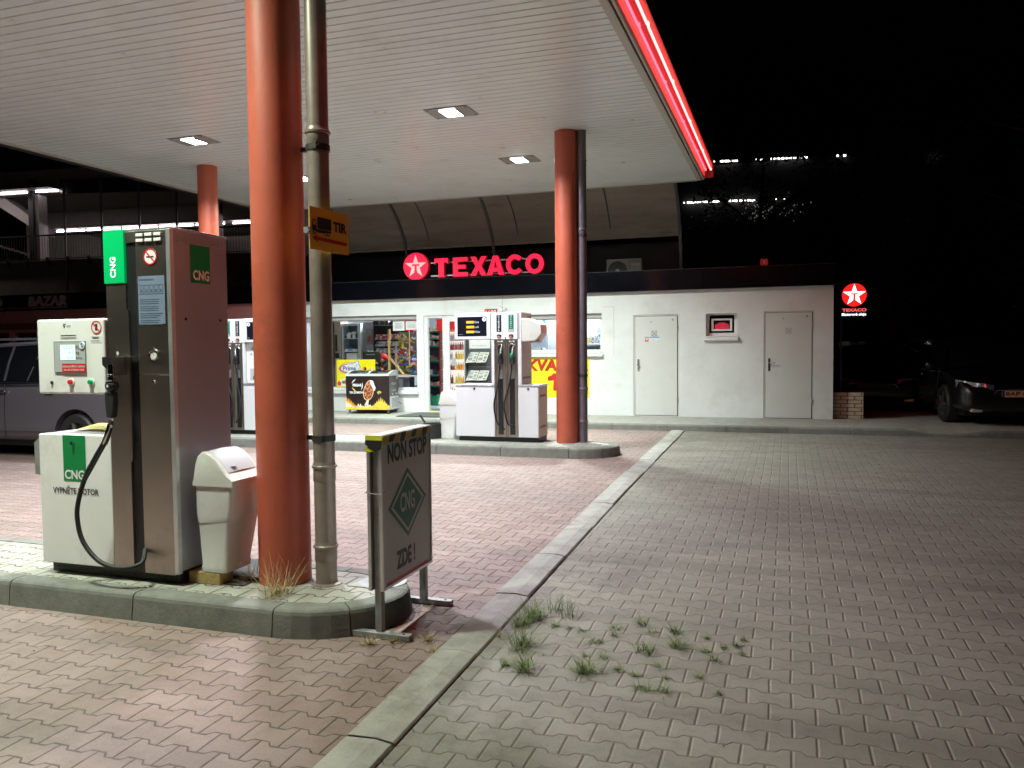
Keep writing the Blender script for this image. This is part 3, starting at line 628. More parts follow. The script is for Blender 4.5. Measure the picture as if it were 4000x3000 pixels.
# ---------------------------------------------------------------- TIR sign, turned a little from the wall line
t=thing('direction_sign','small yellow TIR sign with truck and red arrow, fixed on the near rainwater pipe','direction sign',(-2.653,4.171,2.191),local=True)
t.rotation_euler=(0,0,R(85.1)); W,H=.325,.262; t.scale=(1.197,1,.958)
YS=mat('ochre_sign',(.70,.42,.035),.5,nz=.06,ns=5)
bd=part(MB().box(0,W,0,.004,0,H),'sign_plate',YS,t)
BL=mat('sign_blue_black',(.02,.022,.04),.5)
y=-.0015
mb=MB(); rect(mb,.060,.175,.132,.205,y); tk=part(mb,'truck_print',BL,bd)
mb=MB(); poly(mb,[(.018,.12),(.018,.150),(.026,.185),(.052,.185),(.052,.128),(.175,.128),(.175,.118),(.14,.118),(.13,.108),(.056,.108),(.05,.118)],y); part(mb,'truck_print',BL,bd)
mb=MB(); poly(mb,[(.024,.152),(.030,.178),(.046,.178),(.046,.152)],y-.001); part(mb,'truck_print',YS,bd)
for cx in(.036,.128,.150): part(disc(MB(),cx,.108,.0135,y-.001,seg=20),'wheel_print',BL,bd); part(disc(MB(),cx,.108,.007,y-.002,seg=16),'wheel_print',YS,bd)
part(text('TIR',.19,.308,.132,.197,'front',y,.045),'lettering',BL,bd)
part(poly(MB(),[(.018,.072),(.060,.098),(.060,.083),(.308,.077),(.308,.054),(.060,.060),(.060,.045)],y),'red_arrow',mat('arrow_red',(.42,.02,.02),.5),bd)
part(MB().box(.16,.26,.004,.035,.10,.125).box(-.016,.0,-.002,.03,.095,.13).cyl((-.008,-.008,.112),(-.008,.0,.112),.007,seg=8),'clamp',GALV,t)
# ---------------------------------------------------------------- fuel pumps
ORG=mat('orange_display',(.7,.33,.02),.4,es=.75,ecol=(1,.45,.03)); SCR=mat('dark_screen',(.01,.011,.02),.15,coat=.5)
PW=mat('pump_white',(.72,.73,.75),.3,nz=.03,ns=3,coat=.2); PG=mat('pump_side_grey',(.46,.41,.38),.4,nz=.06,ns=4)
def pump(label,mir=False,num='2'):
    F=11.42; z0=.192
    mx=(lambda x:-12.747-x) if mir else (lambda x:x)
    t=thing('fuel_pump',label,'fuel pump',(mx(-4.12),11.66,z0),group='white fuel pumps on the far island')
    def B(x0,x1,y0,y1,a,b):
        q=sorted((mx(x0),mx(x1))); return MB().box(q[0],q[1],y0,y1,a,b)
    def Rc(mb,x0,x1,a,b,y):
        q=sorted((mx(x0),mx(x1))); return rect(mb,q[0],q[1],a,b,y)
    part(B(-4.745,-3.475,F+.06,F+.49,z0,.262),'plinth',BLACK,t)
    part(B(-4.77,-4.142,F,F+.5,.264,1.012),'base_cabinet',PW,t,bevel=.006)
    l=part(B(-4.775,-4.138,F-.006,F+.5,1.014,1.042),'cabinet_lid',ALU,t,bevel=.006)
    mb=MB(); 
    for x in(-4.68,-4.36): 
        q=sorted((mx(x),mx(x+.05))); mb.box(q[0],q[1],F-.007,F-.002,1.03,1.036)
    part(mb,'lid_catch',BLACK,l)
    c2=part(B(-3.772,-3.462,F,F+.46,.264,1.012),'base_cabinet',PW,t,bevel=.006)
    part(B(-3.4615,-3.455,F+.004,F+.46,.266,1.010),'side_panel',PG,c2)
    mb=MB()
    for z in(.86,.40): 
        q=sorted((mx(-3.4545),mx(-3.451))); mb.box(q[0],q[1],F+.08,F+.36,z,z+.035)
    part(mb,'side_vent',mat('vent_brown',(.16,.11,.10),.5),c2)
    part(B(-3.775,-3.45,F-.004,F+.465,1.014,1.045),'cabinet_lid',ALU,t,bevel=.006)
    for x in(-4.466,-3.615): part(MB().lathe([(0,-.008),(.014,-.008),(.018,-.002),(.018,0)],(mx(x),F,.985),14,'y'),'lock',DARK,t,smooth=True)
    # hose tower
    tw=part(B(-4.136,-3.772,F+.012,F+.42,.262,1.722),'hose_tower',STEEL,t,bevel=.002)
    for cx in(-4.046,-3.863):
        q=mx(cx)
        part(MB().box(q-.086,q-.070,F-.006,F+.012,.262,1.715).box(q+.070,q+.086,F-.006,F+.012,.262,1.715),'edge_rail',STEEL,tw,bevel=.002)
        part(MB().box(q-.040,q+.040,F+.009,F+.0125,.30,1.142),'hose_slot',BLACK,tw)
        mb=MB(); pts=[]
        for k in range(9): a=PI*k/8; pts.append((q+.042*math.cos(a),1.612+.036*math.sin(a)))
        pts+=[(q-.042,1.36),(q+.042,1.36)]
        b_=part(poly(MB(),pts,F+.0085),'nozzle_recess',BLACK,tw)
        part(MB().tube([(p[0]*1,F+.005,p[1]) for p in pts+[pts[0]]],.007,6),'recess_rim',STEEL,b_,smooth=True)
        part(MB().box(q-.03,q+.03,F+.004,F+.0115,1.135,1.27),'cover_plate',ALU,tw)
        part(MB().box(q-.045,q+.045,F+.004,F+.0115,1.685,1.70),'label_strip',WHITE,tw)
    # right / outer post
    part(B(-3.770,-3.716,F,F+.49,1.047,2.118),'outer_post',PW,t,bevel=.004)
    sp_=part(B(-3.7155,-3.710,F+.004,F+.49,1.048,2.117),'side_panel',PG,t)
    mb=MB(); q=sorted((mx(-3.7095),mx(-3.706))); mb.box(q[0],q[1],F+.06,F+.42,1.13,1.165); part(mb,'side_vent',MATS['vent_brown'],sp_)
    part(B(-4.185,-4.139,F,F+.49,1.044,1.722),'inner_post',PW,t,bevel=.004)
    for a,b in((-4.186,-4.160),(-3.772,-3.740)): part(B(a,b,F-.004,F+.002,1.73,2.11),'perforated_strip',mat('perforated_grey',(.35,.36,.38),.5,nz=.45,ns=140),t)
    # heads
    hd=part(B(-4.187,-3.774,F-.006,F+.48,1.722,2.12),'product_head',PW,t,bevel=.004)
    dh=part(B(-4.768,-4.191,F-.016,F+.47,1.724,2.122),'display_head',PW,t,bevel=.010); y=F-.018
    sc=part(Rc(MB(),-4.720,-4.250,1.774,2.064,y),'screen',SCR,dh)
    if not mir:
        cx0=-4.575
    else: cx0=mx(-4.53)-.0
    for k,w_ in enumerate(('Cena','Litrů','Kč/Litr')):
        z=1.985-k*.073; x0=(-4.575 if not mir else mx(-4.40)); 
        part(rect(MB(),x0,x0+.125,z-.018,z+.018,y-.002),'price_display',ORG,sc)
        part(text(w_,x0+.133,x0+.133+(.07,.062,.09)[k],z-.014,z+.016,'front',y-.002,.01),'lettering',WHITE,sc)
        if k<2: part(text('1.2' if k==0 else '3.01',x0+.085,x0+.12,z-.011,z+.011,'front',y-.0035),'digits',mat('digit_dark',(.25,.1,.01),.5),sc)
    nx=-4.287 if not mir else mx(-4.268)-.17+.155
    nx=-4.287 if not mir else mx(-4.287)
    part(disc(MB(),nx,2.025,.033,y-.002),'pump_number_disc',WHITE,sc); part(text(num,nx-.012,nx+.012,2.007,2.043,'front',y-.004),'lettering',INK,sc)
    part(text('TATSUNO',-4.70 if not mir else mx(-4.31),-4.63 if not mir else mx(-4.24),1.797,1.805,'front',y-.002),'maker_mark',WHITE,sc)
    y=F-.008
    for x0,x1,wd,mt,lc in((-4.097,-4.019,'DIESEL',mat('navy_print',(.01,.012,.03),.4),0),(-3.909,-3.827,'NATURAL',mat('teal_print',(.0,.16,.10),.4),1)):
        q=sorted((mx(x0),mx(x1))); b_=part(rect(MB(),q[0],q[1],1.834,2.084,y),'product_label',mt,hd); n=len(wd); hh=(.235 if not lc else .195)/n; top=2.078
        for k,ch in enumerate(wd):
            cw=.024 if ch!='I' else .007; c=(q[0]+q[1])/2; part(text(ch,c-cw/2,c+cw/2,top-(k+1)*hh+.006,top-k*hh-.003,'front',y-.002,.02),'lettering',WHITE,b_)
        if lc:
            part(rect(MB(),(q[0]+q[1])/2-.026,(q[0]+q[1])/2+.026,1.84,1.868,y-.002),'octane_field',WHITE,b_); part(text('95',(q[0]+q[1])/2-.013,(q[0]+q[1])/2+.013,1.844,1.864,'front',y-.0035,.01),'lettering',INK,b_)
        c=(q[0]+q[1])/2
        bb=part(MB().ball((c,F-.010,1.775),.038,16,10,(1,.45,.62)),'selector_button',mat('dark_red_glass',(.12,.01,.015),.12,coat=1),hd,smooth=True)
        part(MB().ball((c,F-.026,1.765),.010,8,6,(2.0,.5,.5)),'button_light',emis('button_glow',(1,.25,.12),1.2),bb,smooth=True)
    part(disc(MB(),mx(-3.957),1.742,.011,F-.008,seg=12),'lock',DARK,hd)
    if mir:
        pb=part(B(-4.77,-4.19,F+.05,F+.3,1.05,1.722),'sticker_panel',PWHITE,t)
        q0=mx(-4.19); yy=F+.047
        part(rect(MB(),q0+.09,q0+.2,1.60,1.64,yy),'metal_plate',ALU,pb); nosign(pb,q0+.19,1.38,.035,yy,'smoke')
        mb=MB(); 
        for i in range(3): disc(mb,q0+.09+i*.06,1.53,.02,yy,seg=10)
        part(mb,'warning_icons',mat('icon_grey',(.35,.35,.36),.5),pb)
        a_=part(rect(MB(),q0+.06,q0+.24,1.10,1.29,yy),'pictogram_sheet',mat('grey_icon_sheet',(.5,.5,.5),.5),pb)
        mb=MB(); poly(mb,[(q0+.11,1.12),(q0+.15,1.22),(q0+.19,1.12),(q0+.165,1.12),(q0+.15,1.165),(q0+.135,1.12)],yy-.002); disc(mb,q0+.15,1.25,.017,yy-.002,seg=12); part(mb,'print',BLACK,a_)
    # towel dispenser on the outer side
    if not mir:
        mb=MB().prism([(-3.708,2.035),(-3.60,2.02),(-3.435,1.955),(-3.405,1.93),(-3.40,1.80),(-3.45,1.735),(-3.50,1.69),(-3.56,1.69),(-3.66,1.68),(-3.708,1.68)],'y',F-.01,F+.30); tb=part(mb,'towel_dispenser',PLAST,t,bevel=.014,bseg=3)
        part(MB().box(-3.60,-3.46,F+.05,F+.2,1.67,1.692),'towel_slot',PG,tb)
    # nozzles and hoses (separate things)
    for cx,mt,nm,bow,end in((-4.036,RUB,'black',-4.125,(-4.01,.40)),(-3.852,mat('green_grip',(.0,.22,.12),.4),'green',-3.965,(-3.85,.44))):
        q=mx(cx); s=-1 if mir else 1
        lab=('%s fuel nozzle and hose in the %s holster of the pump marked %s'%(nm,('left' if (nm=='black')!=mir else 'right'),num))
        n_=thing('fuel_nozzle',lab,'fuel nozzle',(q,F-.03,1.37))
        part(MB().tube([(q+.008*s,F-.035,1.50),(q+.012*s,F-.03,1.57),(q+.022*s,F-.015,1.625)],[.016,.012,.009],10),'spout',mat('worn_spout',(.6,.6,.58),.3,.6),n_,smooth=True)
        part(MB().ball((q,F-.04,1.475),.036,14,10,(.85,.9,1.35)),'valve_body',mt,n_,smooth=True)
        part(MB().prism([(q-.028*s,1.45),(q+.030*s,1.45),(q+.034*s,1.36),(q-.018*s,1.35),(q-.030*s,1.38)],'y',F-.055,F-.02),'grip',RUB,n_,bevel=.006)
        part(MB().tube([(q+.045*s,F-.036,1.455),(q+.055*s,F-.034,1.40),(q+.03*s,F-.034,1.355)],.005,8),'trigger_guard',RUB,n_,smooth=True)
        part(MB().cyl((q+.0,F-.038,1.352),(q-.006*s,F-.04,1.30),.014,.015,12),'swivel',CHROME,n_,smooth=True)
        bw=mx(bow); ex=mx(end[0])
        part(MB().tube(spl([(q-.006*s,F-.04,1.30),(q-.02*s,F-.045,1.15),((q+bw)/2-.0*s,F-.06,.98),(bw,F-.07,.78),(bw+.01*s,F-.07,.62),(bw+.05*s,F-.06,.47),(ex,F-.03,end[1]),(ex+.02*s,F+.0,end[1]-.02)]),.0125,10),'hose',RUB,n_,smooth=True)
        for k in range(3):
            pass
    return t
pump('white fuel pump marked 2 on the far island in front of the shop')
pump('white fuel pump marked 4 between the gas dispenser and the big orange column',True,'4')
# bucket with squeegee
mb=MB().lathe([(0,0),(.125,0),(.155,.225),(.163,.228),(.160,.236),(.150,.232),(.12,.02),(0,.02)],(-5.245,11.64,.192),28); bk=solo(mb,'bucket',RUB,'round black bucket on the far island beside the white bin','bucket',smooth=True)
t=thing('squeegee','squeegee with black handle leaning out of the black bucket','squeegee',(-5.36,11.62,.25))
part(MB().cyl((-5.27,11.62,.25),(-5.385,11.62,.44),.009,seg=10),'shaft',CHROME,t); part(MB().cyl((-5.38,11.62,.435),(-5.46,11.61,.55),.017,seg=12),'handle',BLACK,t)
# ---------------------------------------------------------------- shop building
WY=16.16
def wallholes(x0,x1,z0,z1,holes,y,dep,mat_,parent,name='wall'):
    xs=sorted(set([x0,x1]+[v for h in holes for v in h[:2]])); zs=sorted(set([z0,z1]+[v for h in holes for v in h[2:4]]))
    mb=MB()
    for a,b in zip(xs,xs[1:]):
        for c,d in zip(zs,zs[1:]):
            cx,cz=(a+b)/2,(c+d)/2
            if any(h[0]<cx<h[1] and h[2]<cz<h[3] for h in holes): continue
            mb.quad((a,y,c),(b,y,c),(b,y,d),(a,y,d)); mb.quad((a,y+dep,c),(b,y+dep,c),(b,y+dep,d),(a,y+dep,d))
    for a,b,c,d in holes:
        mb.quad((a,y,c),(a,y+dep,c),(a,y+dep,d),(a,y,d)); mb.quad((b,y,c),(b,y+dep,c),(b,y+dep,d),(b,y,d))
        mb.quad((a,y,d),(b,y,d),(b,y+dep,d),(a,y+dep,d)); mb.quad((a,y,c),(b,y,c),(b,y+dep,c),(a,y+dep,c))
    mb.quad((x1,y,z0),(x1,y+dep,z0),(x1,y+dep,z1),(x1,y,z1)); mb.quad((x0,y,z0),(x0,y+dep,z0),(x0,y+dep,z1),(x0,y,z1))
    return part(mb,name,mat_,parent)
sh=thing('shop_building','long white single storey petrol station shop with dark roof edge and lit windows','shop',(-5,WY+2,.2))
W1=(-10.6,-7.65,.69,2.335); DR=(-7.484,-5.80,.21,2.305); W2=(-5.62,-3.548,1.49,2.275); D1=(-2.905,-2.0,.215,2.222); D2=(-.42,.48,.205,2.238); W3=(-1.493,-.913,1.785,2.214)
wallholes(-11.0,.81,.2,2.70,[W1,DR,W2,D1,D2,W3],WY,.28,WALLM,sh)
mb=MB().box(.53,.81,WY+.281,21,.2,2.70).box(-11.0,.53,20.72,21,.2,2.70).box(-3.40,-3.28,WY+.281,20.71,.2,2.70).box(-11,-10.88,WY+.281,20.71,.2,2.7); part(mb,'wall',mat('inner_wall',(.62,.66,.70),.8,nz=.04),sh)
part(MB().box(-10.99,.80,WY+.29,20.99,2.705,2.94),'roof',DARK,sh)
part(MB().box(-10.87,-3.41,WY+.281,20.71,2.66,2.70),'ceiling',mat('room_ceiling',(.7,.72,.74),.8),sh)
part(MB().box(-10.87,-3.41,WY+.02,20.71,.200,.213),'floor',mat('shop_floor',(.30,.34,.36),.3,nz=.2,ns=3),sh)
xs=[-11.3,-9.75,-7.77,-5.67,-3.6,-1.55,.5,.83]; mb=MB()
for a,b in zip(xs,xs[1:]): mb.box(a+.003,b-.003,WY-.10,WY+.25,2.685,3.075)
part(mb,'roof_fascia',FASC,sh,bevel=.004)
part(MB().box(-11.3,.83,WY-.108,WY+.26,3.0755,3.09),'roof_flashing',mat('flashing',(.06,.06,.07),.25,.6),sh)
part(MB().box(-5.6665,-5.660,WY-.005,WY-.0005,2.35,2.68).box(-3.30,-3.296,WY-.004,WY-.0005,1.42,2.40).box(-3.55,-3.296,WY-.004,WY-.0005,2.396,2.40),'render_joint',mat('joint_grey',(.35,.35,.33),.9),sh)
def window(fr,parent,shutter=.09,sill=True,dep=.10,sash=.05,pane=GLS,fmat=WHITE,label=None):
    a,b,c,d=fr; y=WY+dep
    w_=part(MB().box(a,a+sash,y,y+.06,c,d-shutter).box(b-sash,b,y,y+.06,c,d-shutter).box(a+sash,b-sash,y,y+.06,c,c+sash).box(a+sash,b-sash,y,y+.06,d-shutter-sash*.5,d-shutter),'window',fmat,parent,bevel=.004,label=label)
    part(rect(MB(),a+sash,b-sash,c+sash,d-shutter-sash*.5,y+.03),'pane',pane,w_)
    if shutter: part(MB().box(a,b,y-.045,y+.05,d-shutter,d),'shutter_box',mat('shutter_grey',(.42,.42,.41),.6),w_)
    if sill: part(MB().prism([(WY-.07,c-.085),(WY-.055,c-.10),(WY-.002,c-.10),(WY-.002,c-.02),(WY-.07,c-.035)],'x',a-.03,b+.03).box(a,b,WY-.03,WY-.003,c-.02,c-.004),'sill',WHITE,w_,bevel=.003)
    return w_
window(W1,sh,label='large shop window left of the door'); window(W2,sh,label='window above the yellow banner')
w3=window(W3,sh,shutter=0,dep=.13,sash=.055,label='small square window between the two grey doors',pane=mat('dark_pane',(.02,.008,.008),.08,coat=1))
part(MB().box(-1.40,-1.01,WY+.132,WY+.15,1.88,2.12),'inner_sash',WHITE,w3); 
part(rect(MB(),-1.36,-1.05,1.915,2.085,WY+.130),'pane',MATS['dark_pane'],w3)
c_=[(-1.335,1.915)]+[(-1.335+.27*i/10,2.0+.045*math.sin(PI*i/10)+.008*math.sin(i*3)) for i in range(11)]+[(-1.065,1.915)]
part(poly(MB(),c_,WY+.128),'painted_red_reflection',mat('red_reflection_glow',(.45,.015,.04),.6,nz=.5,ns=30,es=.25,ecol=(.9,.03,.08)),w3)  # neon reflection in the glass, painted as a glowing red shape
def door(fr,label,hleft,style):
    a,b,c,d=fr; y=WY+.012
    fr_=part(MB().box(a,a+.028,y,y+.08,c,d).box(b-.028,b,y,y+.08,c,d).box(a+.028,b-.028,y,y+.08,d-.028,d),'door_frame',mat('door_frame_white',(.62,.62,.57),.5),sh,bevel=.003)
    part(MB().box(a+.028,b-.028,y+.05,y+.07,c,d-.028),'door_gap',BLACK,fr_)
    DM=mat('steel_door_cream',(.67,.68,.64),.42,nz=.04,ns=2,dirt=(.58,.575,.53),dn=2)
    lf=part(MB().box(a+.034,b-.044,y-.004,y+.045,c+.012,d-.036),'door',DM,sh,bevel=.004,label=label)
    hx=a+.10
    h_=part(MB().box(hx-.019,hx+.019,y-.013,y-.0045,1.105,1.345),'handle',(CHROME if style==1 else DARK),lf,bevel=.003)
    if style==1: part(MB().lathe([(0,-.045),(.022,-.04),(.026,-.025),(.012,-.012),(.012,0)],(hx+.0,y-.013,1.23),14,'y'),'knob',CHROME,lf,smooth=True)
    else: part(MB().tube([(hx,y-.012,1.262),(hx,y-.05,1.262),(hx+.02,y-.06,1.262),(hx+.115,y-.06,1.258)],.009,10),'lever',CHROME,lf,smooth=True)
    part(MB().lathe([(.009,-.004),(.004,-.004)],(hx,y-.013,1.15),12,'y'),'keyhole',BLACK,lf)
    for z in(d-.27,c+.33): part(MB().cyl((b-.036,y-.014,z-.05),(b-.036,y-.014,z+.05),.011,seg=10).cyl((b-.036,y-.014,z-.004),(b-.036,y-.014,z+.004),.014,seg=10),'hinge',GALV,lf,smooth=True)
    part(MB().lathe([(0,-.006),(.014,-.004),(.014,0)],((a+b)/2-.10,y-.004,d-.145),12,'y').lathe([(0,-.006),(.02,-.004),(.02,0)],(b-.13,y-.004,d-.11),12,'y'),'rivet',GALV,lf)
    return lf,y
l1,y=door(D1,'cream steel door nearer the window, with small stickers',True,1)
IC=mat('faint_print',(.22,.23,.22),.6)
def xmark(cx,cz,s,m_,p_):
    mb=MB(); yy=y-.006
    for a,b,c,d in((-s,s,s-.006,s),(-s,s,-s,-s+.006),(-s,-s+.006,-s,s),(s-.006,s,-s,s)): rect(mb,cx+a,cx+b,cz+c,cz+d,yy)
    q=s*.72
    for sg in(1,-1): poly(mb,[(cx-q-.006,cz-sg*q),(cx-q+.006,cz-sg*q),(cx+q+.006,cz+sg*q),(cx+q-.006,cz+sg*q)],yy-.001)
    part(mb,'crossed_square_mark',m_,p_)
xmark(-2.491,1.848,.052,mat('dark_print',(.06,.07,.07),.6),l1)
r_=part(rect(MB(),-2.672,-2.606,1.685,1.782,y-.006),'fire_notice',RED,l1); part(rect(rect(rect(MB(),-2.66,-2.64,1.72,1.77,y-.008),-2.635,-2.617,1.72,1.77,y-.008),-2.66,-2.617,1.695,1.705,y-.008),'print',WHITE,r_)
b_=part(rect(MB(),-2.59,-2.385,1.69,1.782,y-.006),'white_notice',WHITE,l1); part(rect(MB(),-2.588,-2.387,1.765,1.781,y-.008),'blue_line',mat('blue_print',(.03,.22,.5),.5),b_); part(rect(rect(MB(),-2.43,-2.40,1.695,1.70,y-.008),-2.52,-2.49,1.72,1.727,y-.008),'print',INK,b_)
l2,y=door(D2,'cream steel door at the right end of the shop, pinkish light on it',True,2); xmark(.026,1.862,.05,IC,l2)
# glazed entrance: narrow open gap, fixed leaf, news stand bay
y=WY+.02
ef=part(MB().box(-7.484,-7.40,y,y+.09,.215,2.305).box(-7.05,-7.0,y,y+.09,.215,2.27).box(-7.40,-5.85,y,y+.09,2.255,2.305).box(-5.90,-5.80,y,y+.09,.215,2.305).box(-7.40,-5.9,y,y+.09,.213,.235).box(-6.50,-6.40,y,y+.09,.215,2.255),'entrance_frame',WHITE,sh,bevel=.004)
dl=part(MB().box(-7.0,-6.87,y-.045,y,.235,2.25).box(-6.54,-6.50,y-.045,y,.235,2.25).box(-6.87,-6.54,y-.045,y,2.17,2.25).box(-6.87,-6.54,y-.045,y,.235,.36),'door',WHITE,sh,bevel=.004,label='white glazed shop door standing open')
part(rect(MB(),-6.87,-6.54,.36,2.17,y-.02),'pane',GLS,dl); part(MB().box(-7.03,-7.015,y-.09,y-.05,1.18,1.42),'handle',CHROME,dl,bevel=.004)
part(rect(MB(),-6.82,-6.72,1.22,1.40,y-.047),'notice',mat('grey_notice',(.35,.36,.36),.5),dl)
part(rect(MB(),-7.40,-7.05,.215,.235,y-.003),'threshold',YELLOW,ef)
# room lights (the shop is lit inside)
def room_light(x,y_,sx,sy,p,label):
    t=thing('strip_light',label,'ceiling light',(x,y_,2.64)); part(MB().box(x-sx/2,x+sx/2,y_-sy/2,y_+sy/2,2.60,2.655),'diffuser',emis('room_lamp',(.93,1,1),5),t)
    ld=bpy.data.lights.new('room_light','AREA'); ld.shape='RECTANGLE'; ld.size=sx; ld.size_y=sy; ld.energy=p; ld.color=(.90,.98,1.0)
    lo=bpy.data.objects.new('room_light',ld); COL.objects.link(lo); lo.parent=t; lo.location=(0,0,-.06)
room_light(-9.3,17.9,1.3,.25,ROOM_W,'strip light in the shop ceiling over the till, hidden by the window head')
room_light(-7.2,18.1,1.3,.25,ROOM_W,'strip light in the shop ceiling behind the door head')
room_light(-4.7,17.7,1.2,.25,ROOM_W*.38,'strip light in the shop ceiling behind the window over the banner')
# ---------------------------------------------------------------- signs on the front
def plate(name,label,cat,x0,x1,z0,z1,y,mt,d=.006,bev=.002):
    return solo(MB().box(x0,x1,y-d,y-.0005,z0,z1),name,mt,label,cat,base=((x0+x1)/2,y,z0),bevel=bev)
kv=plate('banner','big yellow banner with red KVALITA lettering under the right shop window','banner',-5.52,-3.806,.565,1.376,WY,YELLOW)
for off,mt,dy in((.012,BLACK,.008),(0,mat('banner_red',(.55,.02,.015),.45),.010)):
    part(text('KVALITA',-5.13+off,-3.84+off,1.118-off,1.350-off,'front',WY-dy,.03,shear=.12),'lettering',mt,kv); part(poly(poly(MB(),[(-4.57+off,.715-off),(-4.47+off,.715-off),(-4.45+off,1.055-off),(-4.53+off,1.055-off),(-4.555+off,.93-off)],WY-dy),[(-4.68+off,.915-off),(-4.555+off,.93-off),(-4.53+off,1.055-off),(-4.56+off,1.055-off),(-4.61+off,1.01-off),(-4.68+off,.985-off)],WY-dy),'lettering',mt,kv)
hn=plate('house_number','small red plate with white 1608 above the shop door, half behind the pump','house number',-6.075,-5.757,2.225,2.432,WY,WHITE)
part(rect(MB(),-6.06,-5.772,2.24,2.417,WY-.008),'red_field',RED,hn); part(text('1608',-6.035,-5.80,2.27,2.395,'front',WY-.010,.015),'lettering',WHITE,hn)
al=solo(MB().box(-.483,-.34,WY-.09,WY-.01,3.091,3.215),'alarm_box',mat('alarm_red',(.55,.06,.05),.4),'small red alarm box on the dark roof edge above the right door','alarm box',bevel=.012); part(text('i',-.43,-.405,3.13,3.18,'front',WY-.092),'mark',WHITE,al)
t=thing('camera_arm','small pale lamp arm sticking out of the wall above the pump','wall bracket',(-5.60,WY-.05,2.40)); part(MB().cyl((-5.55,WY,2.40),(-5.64,WY-.18,2.47),.012,seg=8),'arm',WHITE,t); part(MB().ball((-5.65,WY-.2,2.475),.022,10,8),'head',WHITE,t,smooth=True)
# big lit brand sign
NRED=mat('lit_red_letter',(.5,.004,.02),.35,es=1.1,ecol=(1.0,.012,.062)); SIDE=mat('sign_return',(.25,.005,.01),.4,es=.18,ecol=(1,.01,.03))
LY=WY-.02
t=thing('brand_sign','large red lit TEXACO letters with round star logo on the shop roof edge','illuminated sign',(-6.2,LY,3.09))
part(MB().box(-7.3,-4.9,LY+.04,LY+.07,3.425,3.450).box(-7.3,-4.9,LY+.04,LY+.07,3.145,3.170),'rail',ALU,t)
for x in(-7.60,-5.66): part(MB().box(x-.02,x+.02,LY+.02,LY+.05,3.075,3.3).prism([(LY+.02,3.09),(LY+.35,3.09),(LY+.02,3.3)],'x',x-.01,x+.01),'bracket',DARK,t)
def letter(outlines,holes=()):
    pass
S1=lambda z:3.117+z*.402
def pl(pts,x0,x1): return [(x0+(x1-x0)*a,S1(b)) for a,b in pts]
def ring_(x0,x1,a0,a1,wd=.30,n=30):
    cx=(x0+x1)/2; rx=(x1-x0)/2; out=[];inn=[]
    for i in range(n+1):
        a=R(a0+(a1-a0)*i/n); ca,sa=math.cos(a),math.sin(a)
        out.append((cx+rx*ca,S1(.5)+.207*sa)); inn.append((cx+(rx-.095)*ca,S1(.5)+(.207-.090)*sa))
    return out,inn
def ch(mb,shape,y0,y1):
    mb.prism(shape,'y',y0,y1)
def ringmesh(mb,out,inn,y0,y1,closed):
    k=len(out); vs=[(p[0],y0,p[1]) for p in out]+[(p[0],y0,p[1]) for p in inn]+[(p[0],y1,p[1]) for p in out]+[(p[0],y1,p[1]) for p in inn]; fs=[]
    for i in range(k-1): j=i+1; fs+=[(i,j,k+j,k+i),(2*k+i,2*k+j,3*k+j,3*k+i),(i,j,2*k+j,2*k+i),(k+i,k+j,3*k+j,3*k+i)]
    if not closed: fs+=[(0,k,3*k,2*k),(k-1,2*k-1,4*k-1,3*k-1)]
    mb.add(vs,fs)
T_=[(0,1),(1,1),(1,.68),(.92,.78),(.70,.78),(.70,.10),(.78,.0),(.22,.0),(.30,.10),(.30,.78),(.08,.78),(0,.68)]
E_=[(0,1),(1,1),(1,.78),(.32,.78),(.32,.61),(.86,.61),(.86,.40),(.32,.40),(.32,.22),(1,.22),(1,0),(0,0)]
X_=[(0,1),(.32,1),(.5,.70),(.68,1),(1,1),(.68,.51),(1,0),(.68,0),(.5,.31),(.32,0),(0,0),(.32,.51)]
def Aout(x0,x1): 
    o=pl([(.36,1),(.64,1),(1,0),(.70,0),(.645,.17),(.355,.17),(.30,0),(0,0)],x0,x1); i=pl([(.5,.76),(.59,.38),(.41,.38)],x0,x1); return o,i
for nm,x0,x1 in(('T',-7.172,-6.862),('E',-6.744,-6.410),('X',-6.345,-5.985),('A',-5.975,-5.590),('C',-5.550,-5.165),('O',-5.124,-4.733)):
    mb=MB(); sb=MB()
    for q,y0,y1 in((mb,LY-.056,LY-.05),(sb,LY-.0495,LY+.035)):
        if nm in'TEX':
            s=pl({'T':T_,'E':E_,'X':X_}[nm],x0,x1); q.prism(s,'y',y0,y1)
        elif nm=='A':
            o=pl([(.36,1),(.64,1),(.5,.76),(.41,.38),(.355,.17),(.30,0),(0,0)],x0,x1); q.prism(o,'y',y0,y1)
            o=pl([(.64,1),(1,0),(.70,0),(.645,.17),(.59,.38),(.5,.76)],x0,x1); q.prism(o,'y',y0,y1)
            o=pl([(.41,.38),(.59,.38),(.645,.17),(.355,.17)],x0,x1); q.prism(o,'y',y0,y1)
        elif nm=='O': a,b=ring_(x0,x1,0,360); ringmesh(q,a,b,y0,y1,True)
        else: a,b=ring_(x0,x1,38,322); ringmesh(q,a,b,y0,y1,False)
    l=part(mb,'letter',NRED,t); part(sb,'letter_return',SIDE,l)
cx,cz,r=-7.612,3.372,.288
lg=part(MB().cyl((cx,LY-.06,cz),(cx,LY-.052,cz),r,seg=48),'logo_disc',NRED,t); part(MB().cyl((cx,LY-.0515,cz),(cx,LY+.04,cz),r+.012,seg=48),'disc_return',SIDE,lg)
part(poly(MB(),star(cx,cz-.005,.262),LY-.0625),'star',mat('lit_pink_star',(.8,.4,.4),.4,es=.9,ecol=(1,.42,.40)),lg)
